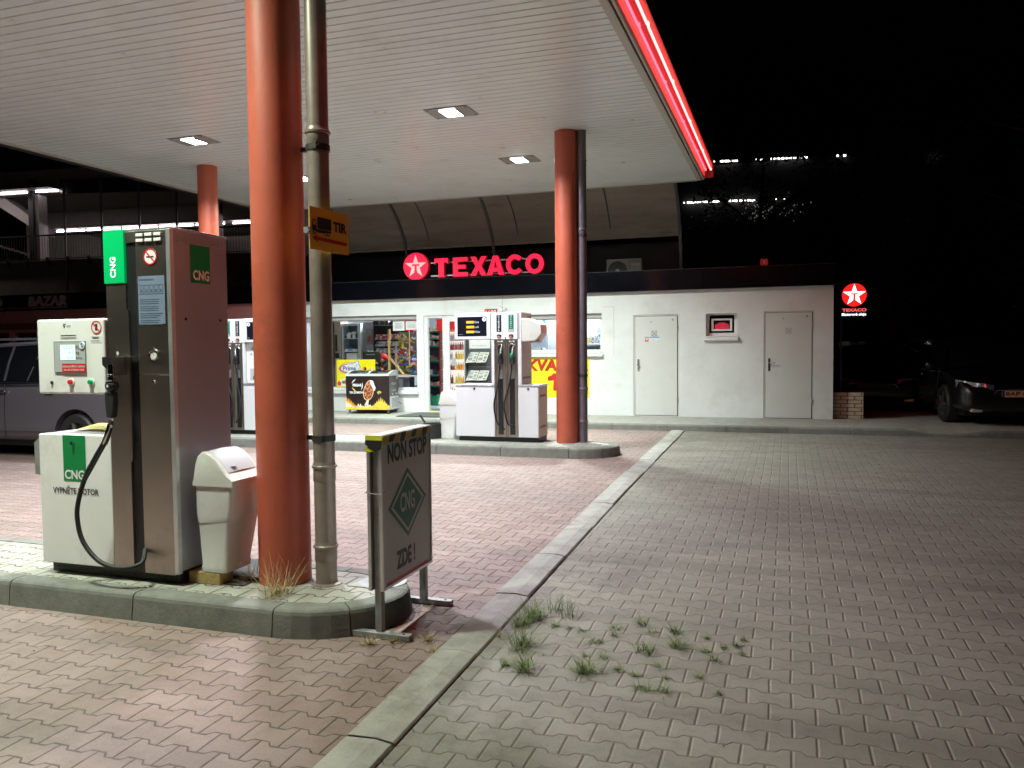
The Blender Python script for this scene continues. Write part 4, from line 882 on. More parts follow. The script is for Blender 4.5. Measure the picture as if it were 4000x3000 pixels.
part(poly(MB(),[(cx-.085,cz+.045),(cx+.085,cz+.045),(cx+.085,cz-.005),(cx+.055,cz+.012),(cx+.026,cz+.012),(cx+.026,cz-.10),(cx+.045,cz-.125),(cx-.045,cz-.125),(cx-.026,cz-.10),(cx-.026,cz+.012),(cx-.055,cz+.012),(cx-.085,cz-.005)],LY-.0635),'logo_letter',NRED,lg)
# small lit sign at the right
SY=16.55; k=SY/16.16; f=lambda x,z:(x*k,1.6+(z-1.6)*k)
cx,cz=f(1.16,2.497); r=.214
t=thing('light_box_sign','small lit round star sign reading TEXACO Motorové oleje, right of the shop end','illuminated sign',(cx,SY,2.1))
part(MB().box(.95,.985,SY-.01,SY+.06,.21,2.74),'mast',BLACK,t)
lb=part(MB().cyl((cx,SY-.03,cz),(cx,SY+.05,cz),r,seg=40),'logo_disc',mat('lit_red_disc',(.6,.01,.01),.3,es=1.0,ecol=(1.0,.02,.015)),t)
part(poly(MB(),star(cx,cz-.004,.205),SY-.032),'star',emis('lit_white_star',(.93,.97,1),2.4),lb)
part(poly(MB(),[(cx-.062,cz+.032),(cx+.062,cz+.032),(cx+.062,cz-.004),(cx+.04,cz+.008),(cx+.019,cz+.008),(cx+.019,cz-.075),(cx+.032,cz-.092),(cx-.032,cz-.092),(cx-.019,cz-.075),(cx-.019,cz+.008),(cx-.04,cz+.008),(cx-.062,cz-.004)],SY-.0335),'logo_letter',MATS['lit_red_disc'],lb)
part(MB().box(cx-.225,cx+.225,SY-.028,SY+.05,2.085,2.275),'text_panel',BLACK,t)
part(text('TEXACO',cx-.21,cx+.21,2.205,2.265,'front',SY-.03,.04),'lettering',emis('lit_salmon',(1,.12,.11),1.1),t)
part(text('Motorové oleje',cx-.215,cx+.205,2.115,2.180,'front',SY-.03,.03),'lettering',emis('lit_blue_white',(.62,.86,1),2.2),t)
# air conditioner on the roof
t=thing('air_conditioner','grey outdoor air conditioner unit on the shop roof, half behind the roof edge','air conditioner',(-3.25,17.15,2.95))
ab=part(MB().box(-3.62,-2.88,17.0,17.3,2.96,3.432),'casing',mat('ac_grey',(.34,.34,.31),.5,nz=.06),t,bevel=.01)
part(disc(MB(),-3.385,3.185,.205,16.997),'fan_grille',mat('ac_dark',(.05,.055,.05),.5),ab); part(disc(MB(),-3.385,3.185,.045,16.994,seg=20),'fan_hub',MATS['ac_grey'],ab)
part(MB().box(-3.137,-3.131,16.995,17.0,2.97,3.42),'panel_seam',DARK,ab); part(text('TOSHIBA',-3.10,-2.91,3.365,3.395,'front',16.997,.01),'maker_mark',mat('ac_red',(.3,.03,.03),.5),ab); part(rect(MB(),-3.10,-2.90,3.28,3.33,16.997),'rating_plate',mat('plate_light',(.5,.52,.52),.4),ab)
# low brick wall at the corner
t=thing('brick_wall','low cream brick wall at the right end of the shop','low wall',(1.1,16.38,.205)); BR=mat('cream_brick',(.60,.50,.36),.85,nz=.16,ns=12,bump=.004,bs=50,dirt=(.28,.22,.15),dn=7); MO=mat('mortar',(.20,.17,.13),.95)
part(MB().box(.835,1.345,16.345,16.50,.205,.70),'mortar_core',MO,t)
mb=MB(); random.seed(9); h=.062; r_=0; z=.207
while z+h<.74:
    x=.83-(.12 if r_%2 else 0)
    while x<1.36:
        a=max(x,.828); b=min(x+.235,1.352)
        if b-a>.02: 
            e=random.uniform(-.004,.004); mb.box(a+.005,b-.005,16.335+e,16.51,z+.004,z+h-.001)
        x+=.245
    z+=h+.009; r_+=1
part(mb,'brick_courses',BR,t,bevel=.004)
# ---------------------------------------------------------------- freezer
t=thing('ice_cream_freezer','brown Pegas ice cream chest freezer with curved glass lid by the shop window','chest freezer',(-8.53,15.53,.218),rot=R(7.0),local=True)
w2,dp=.495,.57
BRN=mat('freezer_brown',(.014,.006,.005),.4,coat=.3); GRY=mat('freezer_grey',(.11,.10,.10),.4)
bd=part(MB().box(-w2,w2,.0,dp,.07,.80),'cabinet',GRY,t,bevel=.008)
fp=part(MB().box(-w2+.002,w2-.004,-.006,-.0005,.075,.80),'front_panel',BRN,bd); y=-.008
YP=mat('splash_yellow',(.75,.52,.06),.45,nz=.25,ns=12); OP=mat('splash_orange',(.75,.30,.02),.45); CRM=mat('cream_print',(.75,.66,.45),.45,nz=.2,ns=25)
random.seed(21)
def splash(x0,x1,z0,zf,n,m_,yy):
    top=[(x0+(x1-x0)*i/n, z0+zf(i/n)*(1 if i%2 else .62)+random.uniform(0,.02)) for i in range(n+1)]
    mb=MB()
    for (a,b),(c,d) in zip(top,top[1:]): mb.add([(a,yy,z0),(c,yy,z0),(c,yy,d),(a,yy,b)],[(0,1,2,3)])
    part(mb,'splash_print',m_,fp)
splash(-.50,-.24,.078,lambda u:.26*(1-u)**.7+.03,14,OP,y)
splash(-.50,-.30,.078,lambda u:.16*(1-u)+.05,10,CRM,y-.001)
splash(-.30,.30,.078,lambda u:.075+.05*math.sin(9*u)**2,22,CRM,y)
splash(.10,.498,.078,lambda u:.09+.17*math.sin(PI*u)**2,18,YP,y-.001)
splash(-.50,.498,.078,lambda u:.055,24,YP,y-.002)
mb=MB(); pts=[(.03+.115*math.cos(a)*(1-.12*math.sin(a)),.50+.225*math.sin(a)) for a in [2*PI*i/26 for i in range(26)]]; pts=[(p[0]*math.cos(-.22)-(p[1]-.5)*math.sin(-.22),.5+p[0]*math.sin(-.22)+(p[1]-.5)*math.cos(-.22)) for p in pts]
ic=part(poly(mb,pts,y-.003),'ice_cream_print',mat('ice_edge',(.85,.55,.35),.4),fp)
m_,n_,p_=nodes('nut_choc'); vo=n_.nodes.new('ShaderNodeTexVoronoi'); vo.inputs['Scale'].default_value=26; tc_=n_.nodes.new('ShaderNodeTexCoord'); n_.links.new(tc_.outputs['Object'],vo.inputs['Vector']); cr=n_.nodes.new('ShaderNodeValToRGB'); n_.links.new(vo.outputs['Distance'],cr.inputs[0]); cr.color_ramp.elements[0].color=(.85,.42,.16,1); cr.color_ramp.elements[1].color=(.16,.03,.008,1); cr.color_ramp.elements[1].position=.62; n_.links.new(cr.outputs[0],p_.inputs['Base Color'])
cc=(sum(p[0] for p in pts)/26,sum(p[1] for p in pts)/26); part(poly(MB(),[(cc[0]+(p[0]-cc[0])*.9,cc[1]+(p[1]-cc[1])*.93) for p in pts],y-.005),'ice_cream_print',m_,ic)
part(poly(MB(),[(.06,.715),(.13,.70),(.165,.60),(.19,.55),(.165,.48),(.13,.51),(.10,.58),(.065,.64)],y-.007),'bitten_corner_print',WHITE,ic)
part(poly(MB(),[(-.08,.17),(.01,.17),(.03,.29),(-.01,.29)],y-.004),'stick_print',CRM,ic)
part(text('PEGAS',-.335,-.135,.575,.635,'front',y-.002,.05),'lettering',WHITE,fp); part(text('TEN ZE SMETANY',-.415,-.06,.425,.470,'front',y-.002,.045),'lettering',WHITE,fp)
def arc(cx,cz,r,a0,a1,wd,m_,p_,yy):
    mb=MB(); n=14; o=[];i_=[]
    for k in range(n+1): a=R(a0+(a1-a0)*k/n); w_=wd*math.sin(PI*k/n); o.append((cx+r*math.cos(a),cz+r*1.05*math.sin(a))); i_.append((cx+(r-w_)*math.cos(a),cz+(r-w_)*1.05*math.sin(a)))
    for k in range(n): mb.add([(o[k][0],yy,o[k][1]),(o[k+1][0],yy,o[k+1][1]),(i_[k+1][0],yy,i_[k+1][1]),(i_[k][0],yy,i_[k][1])],[(0,1,2,3)])
    part(mb,'logo_arc',m_,p_)
arc(-.235,.60,.13,100,165,.02,WHITE,fp,y-.002); arc(-.235,.60,.125,195,265,.022,YP,fp,y-.002); arc(-.235,.60,.13,-50,30,.02,WHITE,fp,y-.002)
mb=MB(); 
for a in((.235,.45),(.27,.465),(.25,.43),(.295,.45)): disc(mb,a[0],a[1],.02,y-.002,seg=12)
part(mb,'nut_print',mat('nut_yellow',(.55,.45,.12),.5),fp)
X=w2+.002
part(text('PEGAS',.13,.42,.60,.655,'right',X,.02),'lettering',mat('pale_grey_print',(.5,.5,.5),.5),bd); part(text('TEN ZE SMETANY',.13,.42,.465,.50,'right',X,.02),'lettering',MATS['pale_grey_print'],bd)
gp=part(MB().box(w2,w2+.012,.015,dp-.01,.075,.36),'compressor_grille',mat('grille_white',(.62,.64,.64),.4),bd,bevel=.004)
mb=MB()
for i in range(5):
    for j in range(8): rect(mb,.09+i*.09,.155+i*.09,.115+j*.027,.125+j*.027,w2+.0135,'right')
part(mb,'grille_slots',DARK,gp)
for yy in(.16,.38): part(MB().cyl((w2,yy,.405),(w2+.02,yy,.405),.018,seg=14),'dial_knob',WHITE,bd)
part(rect(MB(),.44,.52,.72,.80,X,'right'),'small_label',WHITE,bd)
prof=[(-.006,.80),(-.006,.835),(.03,.850),(.12,.880),(.24,.905),(.38,.918),(.50,.915),(dp,.90),(dp,.80)]
fr_=MB()
for xx in(-w2,w2-.05,-.02): fr_.loft([[(xx+a,p[0],p[1]) for p in prof] for a in(0,.05)],close=True)
fr_.box(-w2,w2,-.010,.03,.80,.85).box(-w2,w2,dp-.04,dp,.80,.90)
lr=part(fr_,'lid_frame',mat('freezer_frame',(.55,.58,.57),.35),t)
part(MB().loft([[(xx,p[0],p[1]) for p in prof[2:-1]] for xx in(-w2+.05,w2-.05)]),'curved_glass',GLS,lr)
mb=MB(); 
for i in range(10): mb.box(-.42+i*.085,-.36+i*.085,.08,.45,.62,.72+.04*math.sin(i*2))
part(mb,'ice_cream_packs',mat('pack_mix',(.55,.50,.30),.5,nz=.6,ns=9),bd)
for xx in(-.44,.44):
    for yy in(.06,dp-.06): part(MB().prism([(xx-.03,.07),(xx+.03,.07),(xx,.03)],'y',yy-.02,yy+.02).cyl((xx,yy-.012,.024),(xx,yy+.012,.024),.022,seg=14),'caster',mat('caster_grey',(.2,.2,.2),.5),t)
part(MB().tube(spl([(w2+.01,dp-.02,.22),(w2+.06,dp+.0,.16),(w2+.05,dp+.02,.07),(w2-.02,dp+.02,.03)]),.006,6),'power_cord',BLACK,t)
# door mat, poster board
mb=MB().prism([(-7.60,15.0),(-6.6,15.0),(-6.6,15.98),(-7.52,15.98)],'z',.2105,.222); solo(mb,'door_mat',mat('mat_grey',(.085,.095,.09),.95,nz=.4,ns=90,bump=.004,bs=200),'dark grey ribbed door mat in front of the shop door','door mat')
pb=plate('poster_board','yellow Prima ice cream poster in the lower left of the shop window','poster',-9.705,-8.722,.745,1.362,WY+.095,mat('poster_yellow',(.86,.74,.01),.4),d=.01)
y=WY+.083
def ell(cx,cz,rx,rz,m_,nm,yy,p_=pb,rot=0):
    c,s=math.cos(rot),math.sin(rot); return part(poly(MB(),[(cx+rx*math.cos(a)*c-rz*math.sin(a)*s,cz+rx*math.cos(a)*s+rz*math.sin(a)*c) for a in [2*PI*i/28 for i in range(28)]],yy),nm,m_,p_)
BLU=mat('prima_blue',(.01,.04,.22),.4)
ell(-9.37,1.165,.285,.135,BLU,'logo_oval',y,rot=.05); ell(-9.37,1.165,.278,.128,WHITE,'logo_oval',y-.001,rot=.05); ell(-9.38,1.165,.262,.108,mat('prima_red',(.6,.05,.02),.4),'logo_oval',y-.002,rot=.05); ell(-9.36,1.17,.235,.088,WHITE,'logo_oval',y-.003,rot=.05)
for cx,cz,r in((-9.24,1.25,.055),(-9.17,1.29,.05),(-9.15,1.21,.05)): ell(cx,cz,r,r,mat('cloud_blue',(.05,.25,.6),.4),'logo_cloud',y-.004); ell(cx-.005,cz-.008,r*.82,r*.82,WHITE,'logo_cloud',y-.005)
part(text('Prima',-9.54,-9.205,1.115,1.215,'front',y-.007,.02,shear=.1),'lettering',BLU,pb)
part(poly(MB(),[(-9.05,1.0),(-9.05,1.10),(-9.03,1.18),(-8.98,1.20),(-8.945,1.17),(-8.94,1.0)],y),'ice_cream_print',mat('choc',(.03,.01,.01),.4),pb); part(poly(MB(),[(-9.05,1.08),(-9.04,1.15),(-9.0,1.195),(-8.985,1.16)],y-.001),'ice_cream_print',mat('pink_ice',(.8,.25,.25),.4),pb)
part(poly(MB(),[(-8.90,1.0),(-8.89,1.10),(-8.85,1.18),(-8.80,1.18),(-8.775,1.10),(-8.77,1.0)],y),'ice_cream_print',mat('vanilla',(.85,.78,.5),.4),pb); part(poly(MB(),[(-8.895,1.09),(-8.86,1.165),(-8.83,1.18),(-8.85,1.12)],y-.001),'ice_cream_print',MATS['pink_ice'],pb)
part(poly(MB(),[(-9.69,.76),(-9.66,.86),(-9.55,.94),(-9.4,.95),(-9.3,.90),(-9.3,.76)],y),'cream_print',mat('cream_pink',(.85,.72,.62),.4,nz=.1),pb)
for cx,cz,r in((-9.64,.82,.05),(-9.45,.86,.055),(-9.37,.80,.05)): ell(cx,cz,r,r*1.1,mat('strawberry',(.65,.05,.03),.4,nz=.3,ns=40),'strawberry_print',y-.002)
ell(-9.53,.85,.045,.035,mat('leaf_green',(.03,.25,.06),.4),'leaf_print',y-.003)
for x0,x1,bd_ in((-8.28,-8.0,None),(-7.985,-7.685,RED)):
    n_=plate('paper_notice','white paper notice %s taped inside the top right of the shop window'%('with a red border' if bd_ else 'without border'),'notice',x0,x1,1.995,2.215,WY+.12,bd_ or WHITE,d=.003,bev=0)
    if bd_: part(rect(MB(),x0+.018,x1-.018,2.012,2.198,WY+.115),'sheet',WHITE,n_)
    mb=MB(); random.seed(2)
    rect(mb,x0+.05,x1-.05,2.155,2.165,WY+.1135)
    for i in range(5): rect(mb,x0+.035+random.random()*.02,x1-.035-random.random()*.03,2.12-i*.018,2.126-i*.018,WY+.1135)
    part(mb,'print_lines',mat('notice_ink',(.25,.25,.25),.6),n_)
cs=plate('card_sticker','blue and red CCS card sticker at the right edge of the shop window','sticker',-7.84,-7.705,1.30,1.41,WY+.12,mat('ccs_blue',(.01,.02,.25),.4),d=.003,bev=0); part(rect(MB(),-7.84,-7.705,1.30,1.325,WY+.1155),'red_band',RED,cs); part(text('CCS',-7.83,-7.715,1.34,1.39,'front',WY+.1155,.03),'lettering',WHITE,cs)
# ---------------------------------------------------------------- inside the shop
CB=mat('cabinet_pale_blue',(.50,.58,.64),.5); CBD=mat('cabinet_inside',(.10,.15,.18),.6); GREYB=mat('door_blue_grey',(.30,.33,.38),.5)
def goods(parent,x0,x1,y,z,hmin,hmax,cols,seed,wmin=.03,wmax=.07,bottle=False,dep=.09,name='box_goods'):
    random.seed(seed); x=x0; per={}
    while x<x1-wmin:
        wd=random.uniform(wmin,wmax); h=random.uniform(hmin,hmax); c=random.choice(cols); mb=per.setdefault(c,MB())
        if x+wd>x1: break
        if bottle: mb.lathe([(0,0),(wd*.46,0),(wd*.46,h*.62),(wd*.2,h*.8),(wd*.18,h),(0,h)],(x+wd/2,y+wd/2,z),10)
        else: mb.box(x+.002,x+wd-.002,y,y+dep*random.uniform(.7,1),z,z+h)
        x+=wd
    for c,mb in per.items(): part(mb,name,mat('goods_%d_%d_%d'%tuple(int(v*100) for v in c),c,.45),parent)
WH=(.75,.78,.8); GY=(.30,.31,.33); RD=(.5,.03,.03); OR=(.75,.3,.03); BK=(.03,.03,.035); YL=(.75,.6,.1); BU=(.03,.12,.5); LG=(.45,.55,.42); GN=(.03,.3,.16); PK=(.6,.25,.25)
mb=MB().box(-10.86,-10.55,17.3,17.9,.22,2.6); solo(mb,'curtain',mat('olive_curtain',(.16,.13,.06),.9,nz=.3,ns=10,stretch=(8,8,.4)),'olive brown curtain at the far left of the shop window','curtain')
mb=MB().box(-10.53,-10.35,17.55,17.9,.22,2.6); cl=solo(mb,'room_pillar',mat('beige_pillar',(.38,.34,.28),.8),'narrow beige pillar with hanging things behind the shop window','pillar'); part(MB().box(-10.50,-10.45,17.53,17.548,1.55,1.95).box(-10.49,-10.40,17.5,17.548,1.38,1.50),'hanging_things',BLACK,cl)
t=thing('cupboard','pale open cupboard with white boxes and a blue can behind the till','cupboard',(-10.08,17.75,.215))
part(MB().box(-10.34,-10.30,17.58,17.9,.215,2.22).box(-9.90,-9.82,17.58,17.9,.215,2.22).box(-10.30,-9.90,17.58,17.9,2.17,2.22),'frame',CB,t)
part(MB().box(-10.30,-9.90,17.86,17.9,.215,2.17),'back',CBD,t)
for z in(1.86,1.54,1.05): part(MB().box(-10.30,-9.90,17.59,17.86,z-.012,z+.008),'shelf',CB,t)
goods(t,-10.28,-9.93,17.62,1.868,.05,.12,[WH,WH,WH,BK],31,.05,.09); goods(t,-10.22,-9.98,17.66,1.97,.03,.06,[WH,WH],32,.05,.09); goods(t,-10.28,-9.93,17.62,1.548,.04,.07,[WH,WH,(.2,.4,.7)],33,.04,.08)
part(MB().cyl((-10.16,17.66,1.548),(-10.16,17.66,1.655),.03,seg=16),'blue_can',mat('can_blue',(.03,.15,.55),.3),t); part(MB().box(-10.22,-9.92,17.57,17.85,1.06,1.50),'small_fridge',WHITE,t)
t=thing('inner_door','blue grey inner door with a small framed picture, behind the till','door',(-9.66,17.8,.215)); part(MB().box(-9.82,-9.50,17.72,17.78,.215,2.25),'leaf',GREYB,t); p_=part(MB().box(-9.735,-9.565,17.70,17.719,1.705,2.09),'picture',mat('picture_grey',(.22,.2,.21),.5),t)
part(poly(MB(),[(-9.70,1.79),(-9.66,1.76),(-9.60,1.80),(-9.59,1.88),(-9.63,1.95),(-9.70,1.88)],17.698),'print',mat('dull_red',(.25,.03,.04),.5),p_)
t=thing('cigarette_rack','dark wall rack filled with cigarette packs behind the till','shelf rack',(-9.2,17.8,.215)); part(MB().box(-9.49,-8.55,17.85,17.9,.215,2.6),'back_panel',mat('rack_dark',(.02,.025,.03),.5),t); part(MB().box(-9.49,-9.47,17.6,17.85,.215,2.6),'side_panel',DARK,t)
for i,z in enumerate((2.17,1.83,1.665,1.50,1.31,1.12)):
    part(MB().box(-9.47,-8.55,17.60,17.85,z-.012,z),'shelf',mat('shelf_blue_grey',(.25,.30,.34),.4),t)
    cols=[[BK,(.15,.1,.06),GY],[WH,PK,RD],[WH,LG,WH],[GY,WH,GY],[GY,WH,BK],[GY,OR,BK]][i]
    goods(t,-9.46,-8.56,17.64,z,.05,.075 if i else .18,cols,40+i,.035,.06)
    if i: goods(t,-9.46,-8.56,17.68,z+.076,.03,.05,cols,50+i,.035,.06)
t=thing('till_counter','low counter with pale top behind the shop window','counter',(-8.9,16.9,.215)); part(MB().box(-9.7,-8.05,16.62,17.05,.955,.985),'counter_top',mat('counter_pale',(.6,.6,.56),.4),t); part(MB().box(-9.65,-8.25,16.66,17.0,.215,.954),'counter_front',mat('counter_grey',(.12,.13,.15),.5),t)
t=thing('till_monitor','black till monitor seen from behind inside the shop window','monitor',(-9.22,16.95,.99)); part(MB().box(-9.435,-8.995,16.95,16.985,1.235,1.545),'screen_housing',BLACK,t,bevel=.008); part(MB().box(-9.33,-9.10,16.944,16.949,1.465,1.472),'back_slot',mat('slot_light',(.5,.52,.55),.4),t); part(MB().box(-9.08,-9.03,16.944,16.949,1.262,1.278),'label',WHITE,t); part(MB().box(-9.25,-9.19,16.96,16.99,1.01,1.235).box(-9.32,-9.12,16.90,17.04,.987,1.01),'stand',BLACK,t)
# cashier bent over the till
t=thing('person','person in a black jacket and red cap bent over the till behind the monitor','person',(-8.85,17.25,.215))
SK=mat('skin',(.55,.27,.19),.5)
def skin(verts,edges,rad,name,mt,parent,sub=2):
    me=bpy.data.meshes.new(name); L0=ROOT[parent.name]; me.from_pydata([(v[0]-L0[0],v[1]-L0[1],v[2]-L0[2]) for v in verts],edges,[]); me.materials.append(mt)
    o=bpy.data.objects.new(name,me); COL.objects.link(o); o.parent=parent; ROOT[o.name]=L0
    o.modifiers.new('skin','SKIN'); sv=me.skin_vertices[0].data
    for i,r in enumerate(rad): sv[i].radius=(r,r) if not isinstance(r,tuple) else r
    sv[0].use_root=True; s=o.modifiers.new('sub','SUBSURF'); s.levels=sub; s.render_levels=sub
    for p in me.polygons: p.use_smooth=True
    o.modifiers['skin'].use_smooth_shade=True
    return o
V=[(-8.72,17.30,.95),(-8.74,17.28,1.12),(-8.82,17.24,1.27),(-8.89,17.2,1.33),(-8.95,17.17,1.345),(-9.0,17.15,1.37),(-8.84,17.05,1.24),(-8.93,17.0,1.12),(-8.99,16.97,1.03),(-8.78,17.42,1.25),(-8.92,17.45,1.12),(-9.02,17.3,1.03),(-8.74,17.2,.6),(-8.72,17.2,.27),(-8.66,17.4,.6),(-8.66,17.42,.27)]
Ed=[(0,1),(1,2),(2,3),(3,4),(4,5),(2,6),(6,7),(7,8),(2,9),(9,10),(10,11),(0,12),(12,13),(0,14),(14,15)]
bo=skin(V,Ed,[.15,.15,.14,.06,.052,.06,.055,.042,.03,.055,.042,.03,.075,.05,.075,.05],'body',SK,t)
part(MB().ball((-9.01,17.15,1.375),.098,18,12,(.85,.8,1.12)),'head',SK,bo,smooth='all')
mb=MB().ball((-8.985,17.15,1.405),.105,18,10,(.95,.86,.85)); mb.v=[(v[0],v[1],max(v[2],1.385-(v[0]+9.0)*.5)) for v in mb.v]; part(mb,'cap',mat('cap_red',(.55,.02,.02),.6),t,smooth='all')
skin([(v[0]+.004,v[1],v[2]) for v in V[:3]]+[V[3],V[6],V[7],V[9],V[10]],[(0,1),(1,2),(2,3),(2,4),(4,5),(2,6),(6,7)],[.165,.168,.155,.075,.068,.052,.068,.052],'jacket',mat('jacket_black',(.02,.021,.028),.45,nz=.4,ns=14,bump=.01,bs=14),t)
skin([(-8.72,17.30,.98),(-8.74,17.2,.6),(-8.72,17.2,.30),(-8.66,17.4,.6),(-8.66,17.42,.30)],[(0,1),(1,2),(0,3),(3,4)],[.155,.085,.06,.085,.06],'trousers',mat('trousers_dark',(.025,.025,.035),.8),t)
part(MB().loft([[(-8.96,17.08,1.36),(-8.96,17.24,1.36)],[(-8.90,17.05,1.385),(-8.90,17.27,1.385)],[(-8.82,17.06,1.365),(-8.82,17.28,1.365)],[(-8.775,17.08,1.30),(-8.775,17.27,1.30)],[(-8.765,17.09,1.25),(-8.765,17.26,1.25)]]),'red_collar',MATS['cap_red'],t,smooth='all')
t=thing('till_terminal','round edged black till terminal with a shiny ball under the monitor','till',(-9.0,16.8,.986)); part(MB().box(-9.12,-8.72,16.72,16.9,.986,1.06),'housing',BLACK,t,bevel=.02); part(MB().ball((-8.83,16.72,1.09),.032,14,10),'ball',mat('glossy_black',(.01,.01,.012),.05,coat=1),t,smooth=True)
# timber guard with perspex and sweets
TM=mat('pine_timber',(.55,.36,.13),.6,nz=.15,ns=6,stretch=(1,1,.2))
t=thing('counter_screen','pine post with diagonal brace and perspex sheet on the shop counter','counter screen',(-8.5,16.75,.986)); part(MB().box(-8.665,-8.615,16.76,16.80,.986,2.05),'post',TM,t); part(MB().prism([(-8.64,1.40),(-8.61,1.42),(-8.25,1.03),(-8.28,1.0)],'y',16.72,16.755),'brace',TM,t); part(MB().box(-8.66,-8.12,16.70,16.80,.987,1.005),'base_board',TM,t); part(MB().box(-8.505,-8.465,16.80,16.83,.987,1.74),'grey_upright',ALU,t); part(rect(MB(),-8.61,-8.1,1.01,1.95,16.81),'perspex',GLS,t); part(MB().box(-8.15,-8.13,16.78,16.81,1.2,2.0),'thin_post',TM,t)
t=thing('sweets_rack','wire rack with bright wrapped sweets and hanging bags inside the window','sweets rack',(-8.3,17.05,.99)); part(MB().box(-8.6,-8.1,17.2,17.23,.99,1.98),'back_panel',mat('rack_mid',(.2,.22,.25),.5),t)
random.seed(77)
for m_,n_,zz in((YL,9,(1.72,1.92)),((.6,.6,.6),12,(1.6,1.85)),(RD,6,(1.45,1.6)),(PK,6,(1.45,1.65)),(WH,12,(1.10,1.5)),(BU,12,(1.02,1.25)),(OR,14,(1.02,1.3)),(GN,8,(1.02,1.2)),(YL,4,(1.2,1.5)),(GY,14,(1.3,1.6))):
    mb=MB()
    for i in range(n_):
        x=random.uniform(-8.58,-8.14); z=random.uniform(*zz); a=random.uniform(-.9,.9); l=random.uniform(.03,.06); w_=.016; y=random.uniform(16.95,17.18); c,s=math.cos(a),math.sin(a)
        P=[(x+c*l-s*w_,z+s*l+c*w_),(x-c*l-s*w_,z-s*l+c*w_),(x-c*l+s*w_,z-s*l-c*w_),(x+c*l+s*w_,z+s*l-c*w_)]
        mb.prism(P,'y',y,y+.02)
    part(mb,'sweets',mat('wrap_%d_%d_%d'%tuple(int(v*100) for v in m_),m_,.25),t)
part(MB().box(-8.40,-8.36,16.93,16.95,1.60,1.78),'yellow_tag',YELLOW,t); part(MB().box(-8.22,-8.14,16.93,16.94,1.55,1.63),'white_tag',WHITE,t)
# goods shelves behind the door
t=thing('goods_shelf','tall dark shelf unit with green edges and car goods seen through the door gap','shelf unit',(-8.0,18.2,.215)); part(MB().box(-8.6,-7.3,18.38,18.42,.215,2.5),'back_panel',mat('shelf_back',(.03,.04,.05),.6),t)
for i,z in enumerate((2.02,1.845,1.67,1.31,.96,.70)):
    s_=part(MB().box(-8.6,-7.3,18.0,18.38,z-.02,z),'shelf',mat('shelf_top',(.3,.33,.34),.5),t); part(MB().box(-8.6,-7.3,17.985,17.999,z-.035,z+.002),'green_edge',mat('shelf_green',(.0,.22,.14),.4),s_)
    goods(t,-8.55,-7.35,18.04,z+.001,.05,.13,[[(.3,.2,.1),BK,GY],[WH,YL,GY],[WH,GN,BK],[(.2,.15,.08),WH,BK,YL],[WH,BU,BK],[WH,PK,GY]][i],60+i,.03,.08,dep=.15)
goods(t,-8.55,-7.35,18.02,.215,.22,.30,[GN,GN,(.35,.5,.5)],71,.09,.13,dep=.2,name='canisters')
t=thing('drinks_fridge','red topped drinks fridge full of bottles behind the glass door leaf','drinks fridge',(-7.05,17.3,.215)); FR=mat('fridge_red',(.6,.015,.015),.35,es=.25,ecol=(1,.03,.02))
part(MB().box(-7.50,-7.47,17.0,17.6,.215,2.15).box(-6.55,-6.52,17.0,17.6,.215,2.15).box(-7.47,-6.55,17.55,17.6,.215,2.15).box(-7.47,-6.55,17.0,17.55,.215,.45),'cabinet',mat('fridge_dark_red',(.30,.01,.012),.4),t)
part(MB().box(-7.54,-6.5,16.97,17.6,2.0,2.26),'header',FR,t); part(disc(MB(),-6.86,2.13,.10,16.968),'header_disc',WHITE,t)
part(MB().box(-7.46,-6.56,17.5,17.54,.46,1.98),'lit_back',emis('fridge_light',(1,.95,.85),.9),t)
for i,z in enumerate((1.77,1.56,1.35,1.11,.80,.5)):
    part(MB().box(-7.46,-6.56,17.02,17.5,z-.012,z),'shelf',mat('fridge_shelf',(.7,.7,.7),.4),t)
    goods(t,-7.44,-7.14,17.06,z,.16,.18 if i<4 else .24,[[WH,LG],[RD,(.7,.12,.08)],[RD,WH,BK],[RD,BK,(.6,.1,.05)],[BK,(.5,.05,.03)],[RD,PK]][i],80+i,.045,.055,True,name='bottles'); goods(t,-7.14,-6.6,17.06,z,.16,.18 if i<4 else .25,[[WH],[RD,PK],[YL,OR],[OR,YL],[OR,YL],[RD]][i],90+i,.05,.06,True,name='bottles')
t=thing('newspaper_stand','newspaper rack with two tiers of open newspapers beside the shop door','newspaper stand',(-6.12,16.0,.215)); y=15.93
part(MB().box(-6.44,-6.41,y,y+.12,.215,1.80).box(-5.86,-5.83,y,y+.12,.215,1.80).box(-6.41,-5.86,y+.1,y+.12,.215,1.80),'frame',mat('stand_frame',(.10,.105,.11),.5),t)
part(MB().box(-6.37,-5.88,y+.085,y+.098,1.58,1.79),'header_card',mat('card_pale',(.62,.64,.6),.5),t); hc=part(poly(MB(),[(-6.14+.19*math.cos(a),1.735+.05*math.sin(a)) for a in [2*PI*i/24 for i in range(24)]],y+.08),'oval_label',WHITE,t); part(text('REGION',-6.20,-6.08,1.735,1.75,'front',y+.078,.01),'lettering',INK,hc); part(text('www.nasregion.cz',-6.31,-5.97,1.632,1.652,'front',y+.083,.01),'lettering',INK,hc)
NP=mat('newsprint',(.52,.52,.46),.8,nz=.1,ns=40); NI=mat('newsprint_grey',(.22,.22,.20),.8,nz=.4,ns=60)
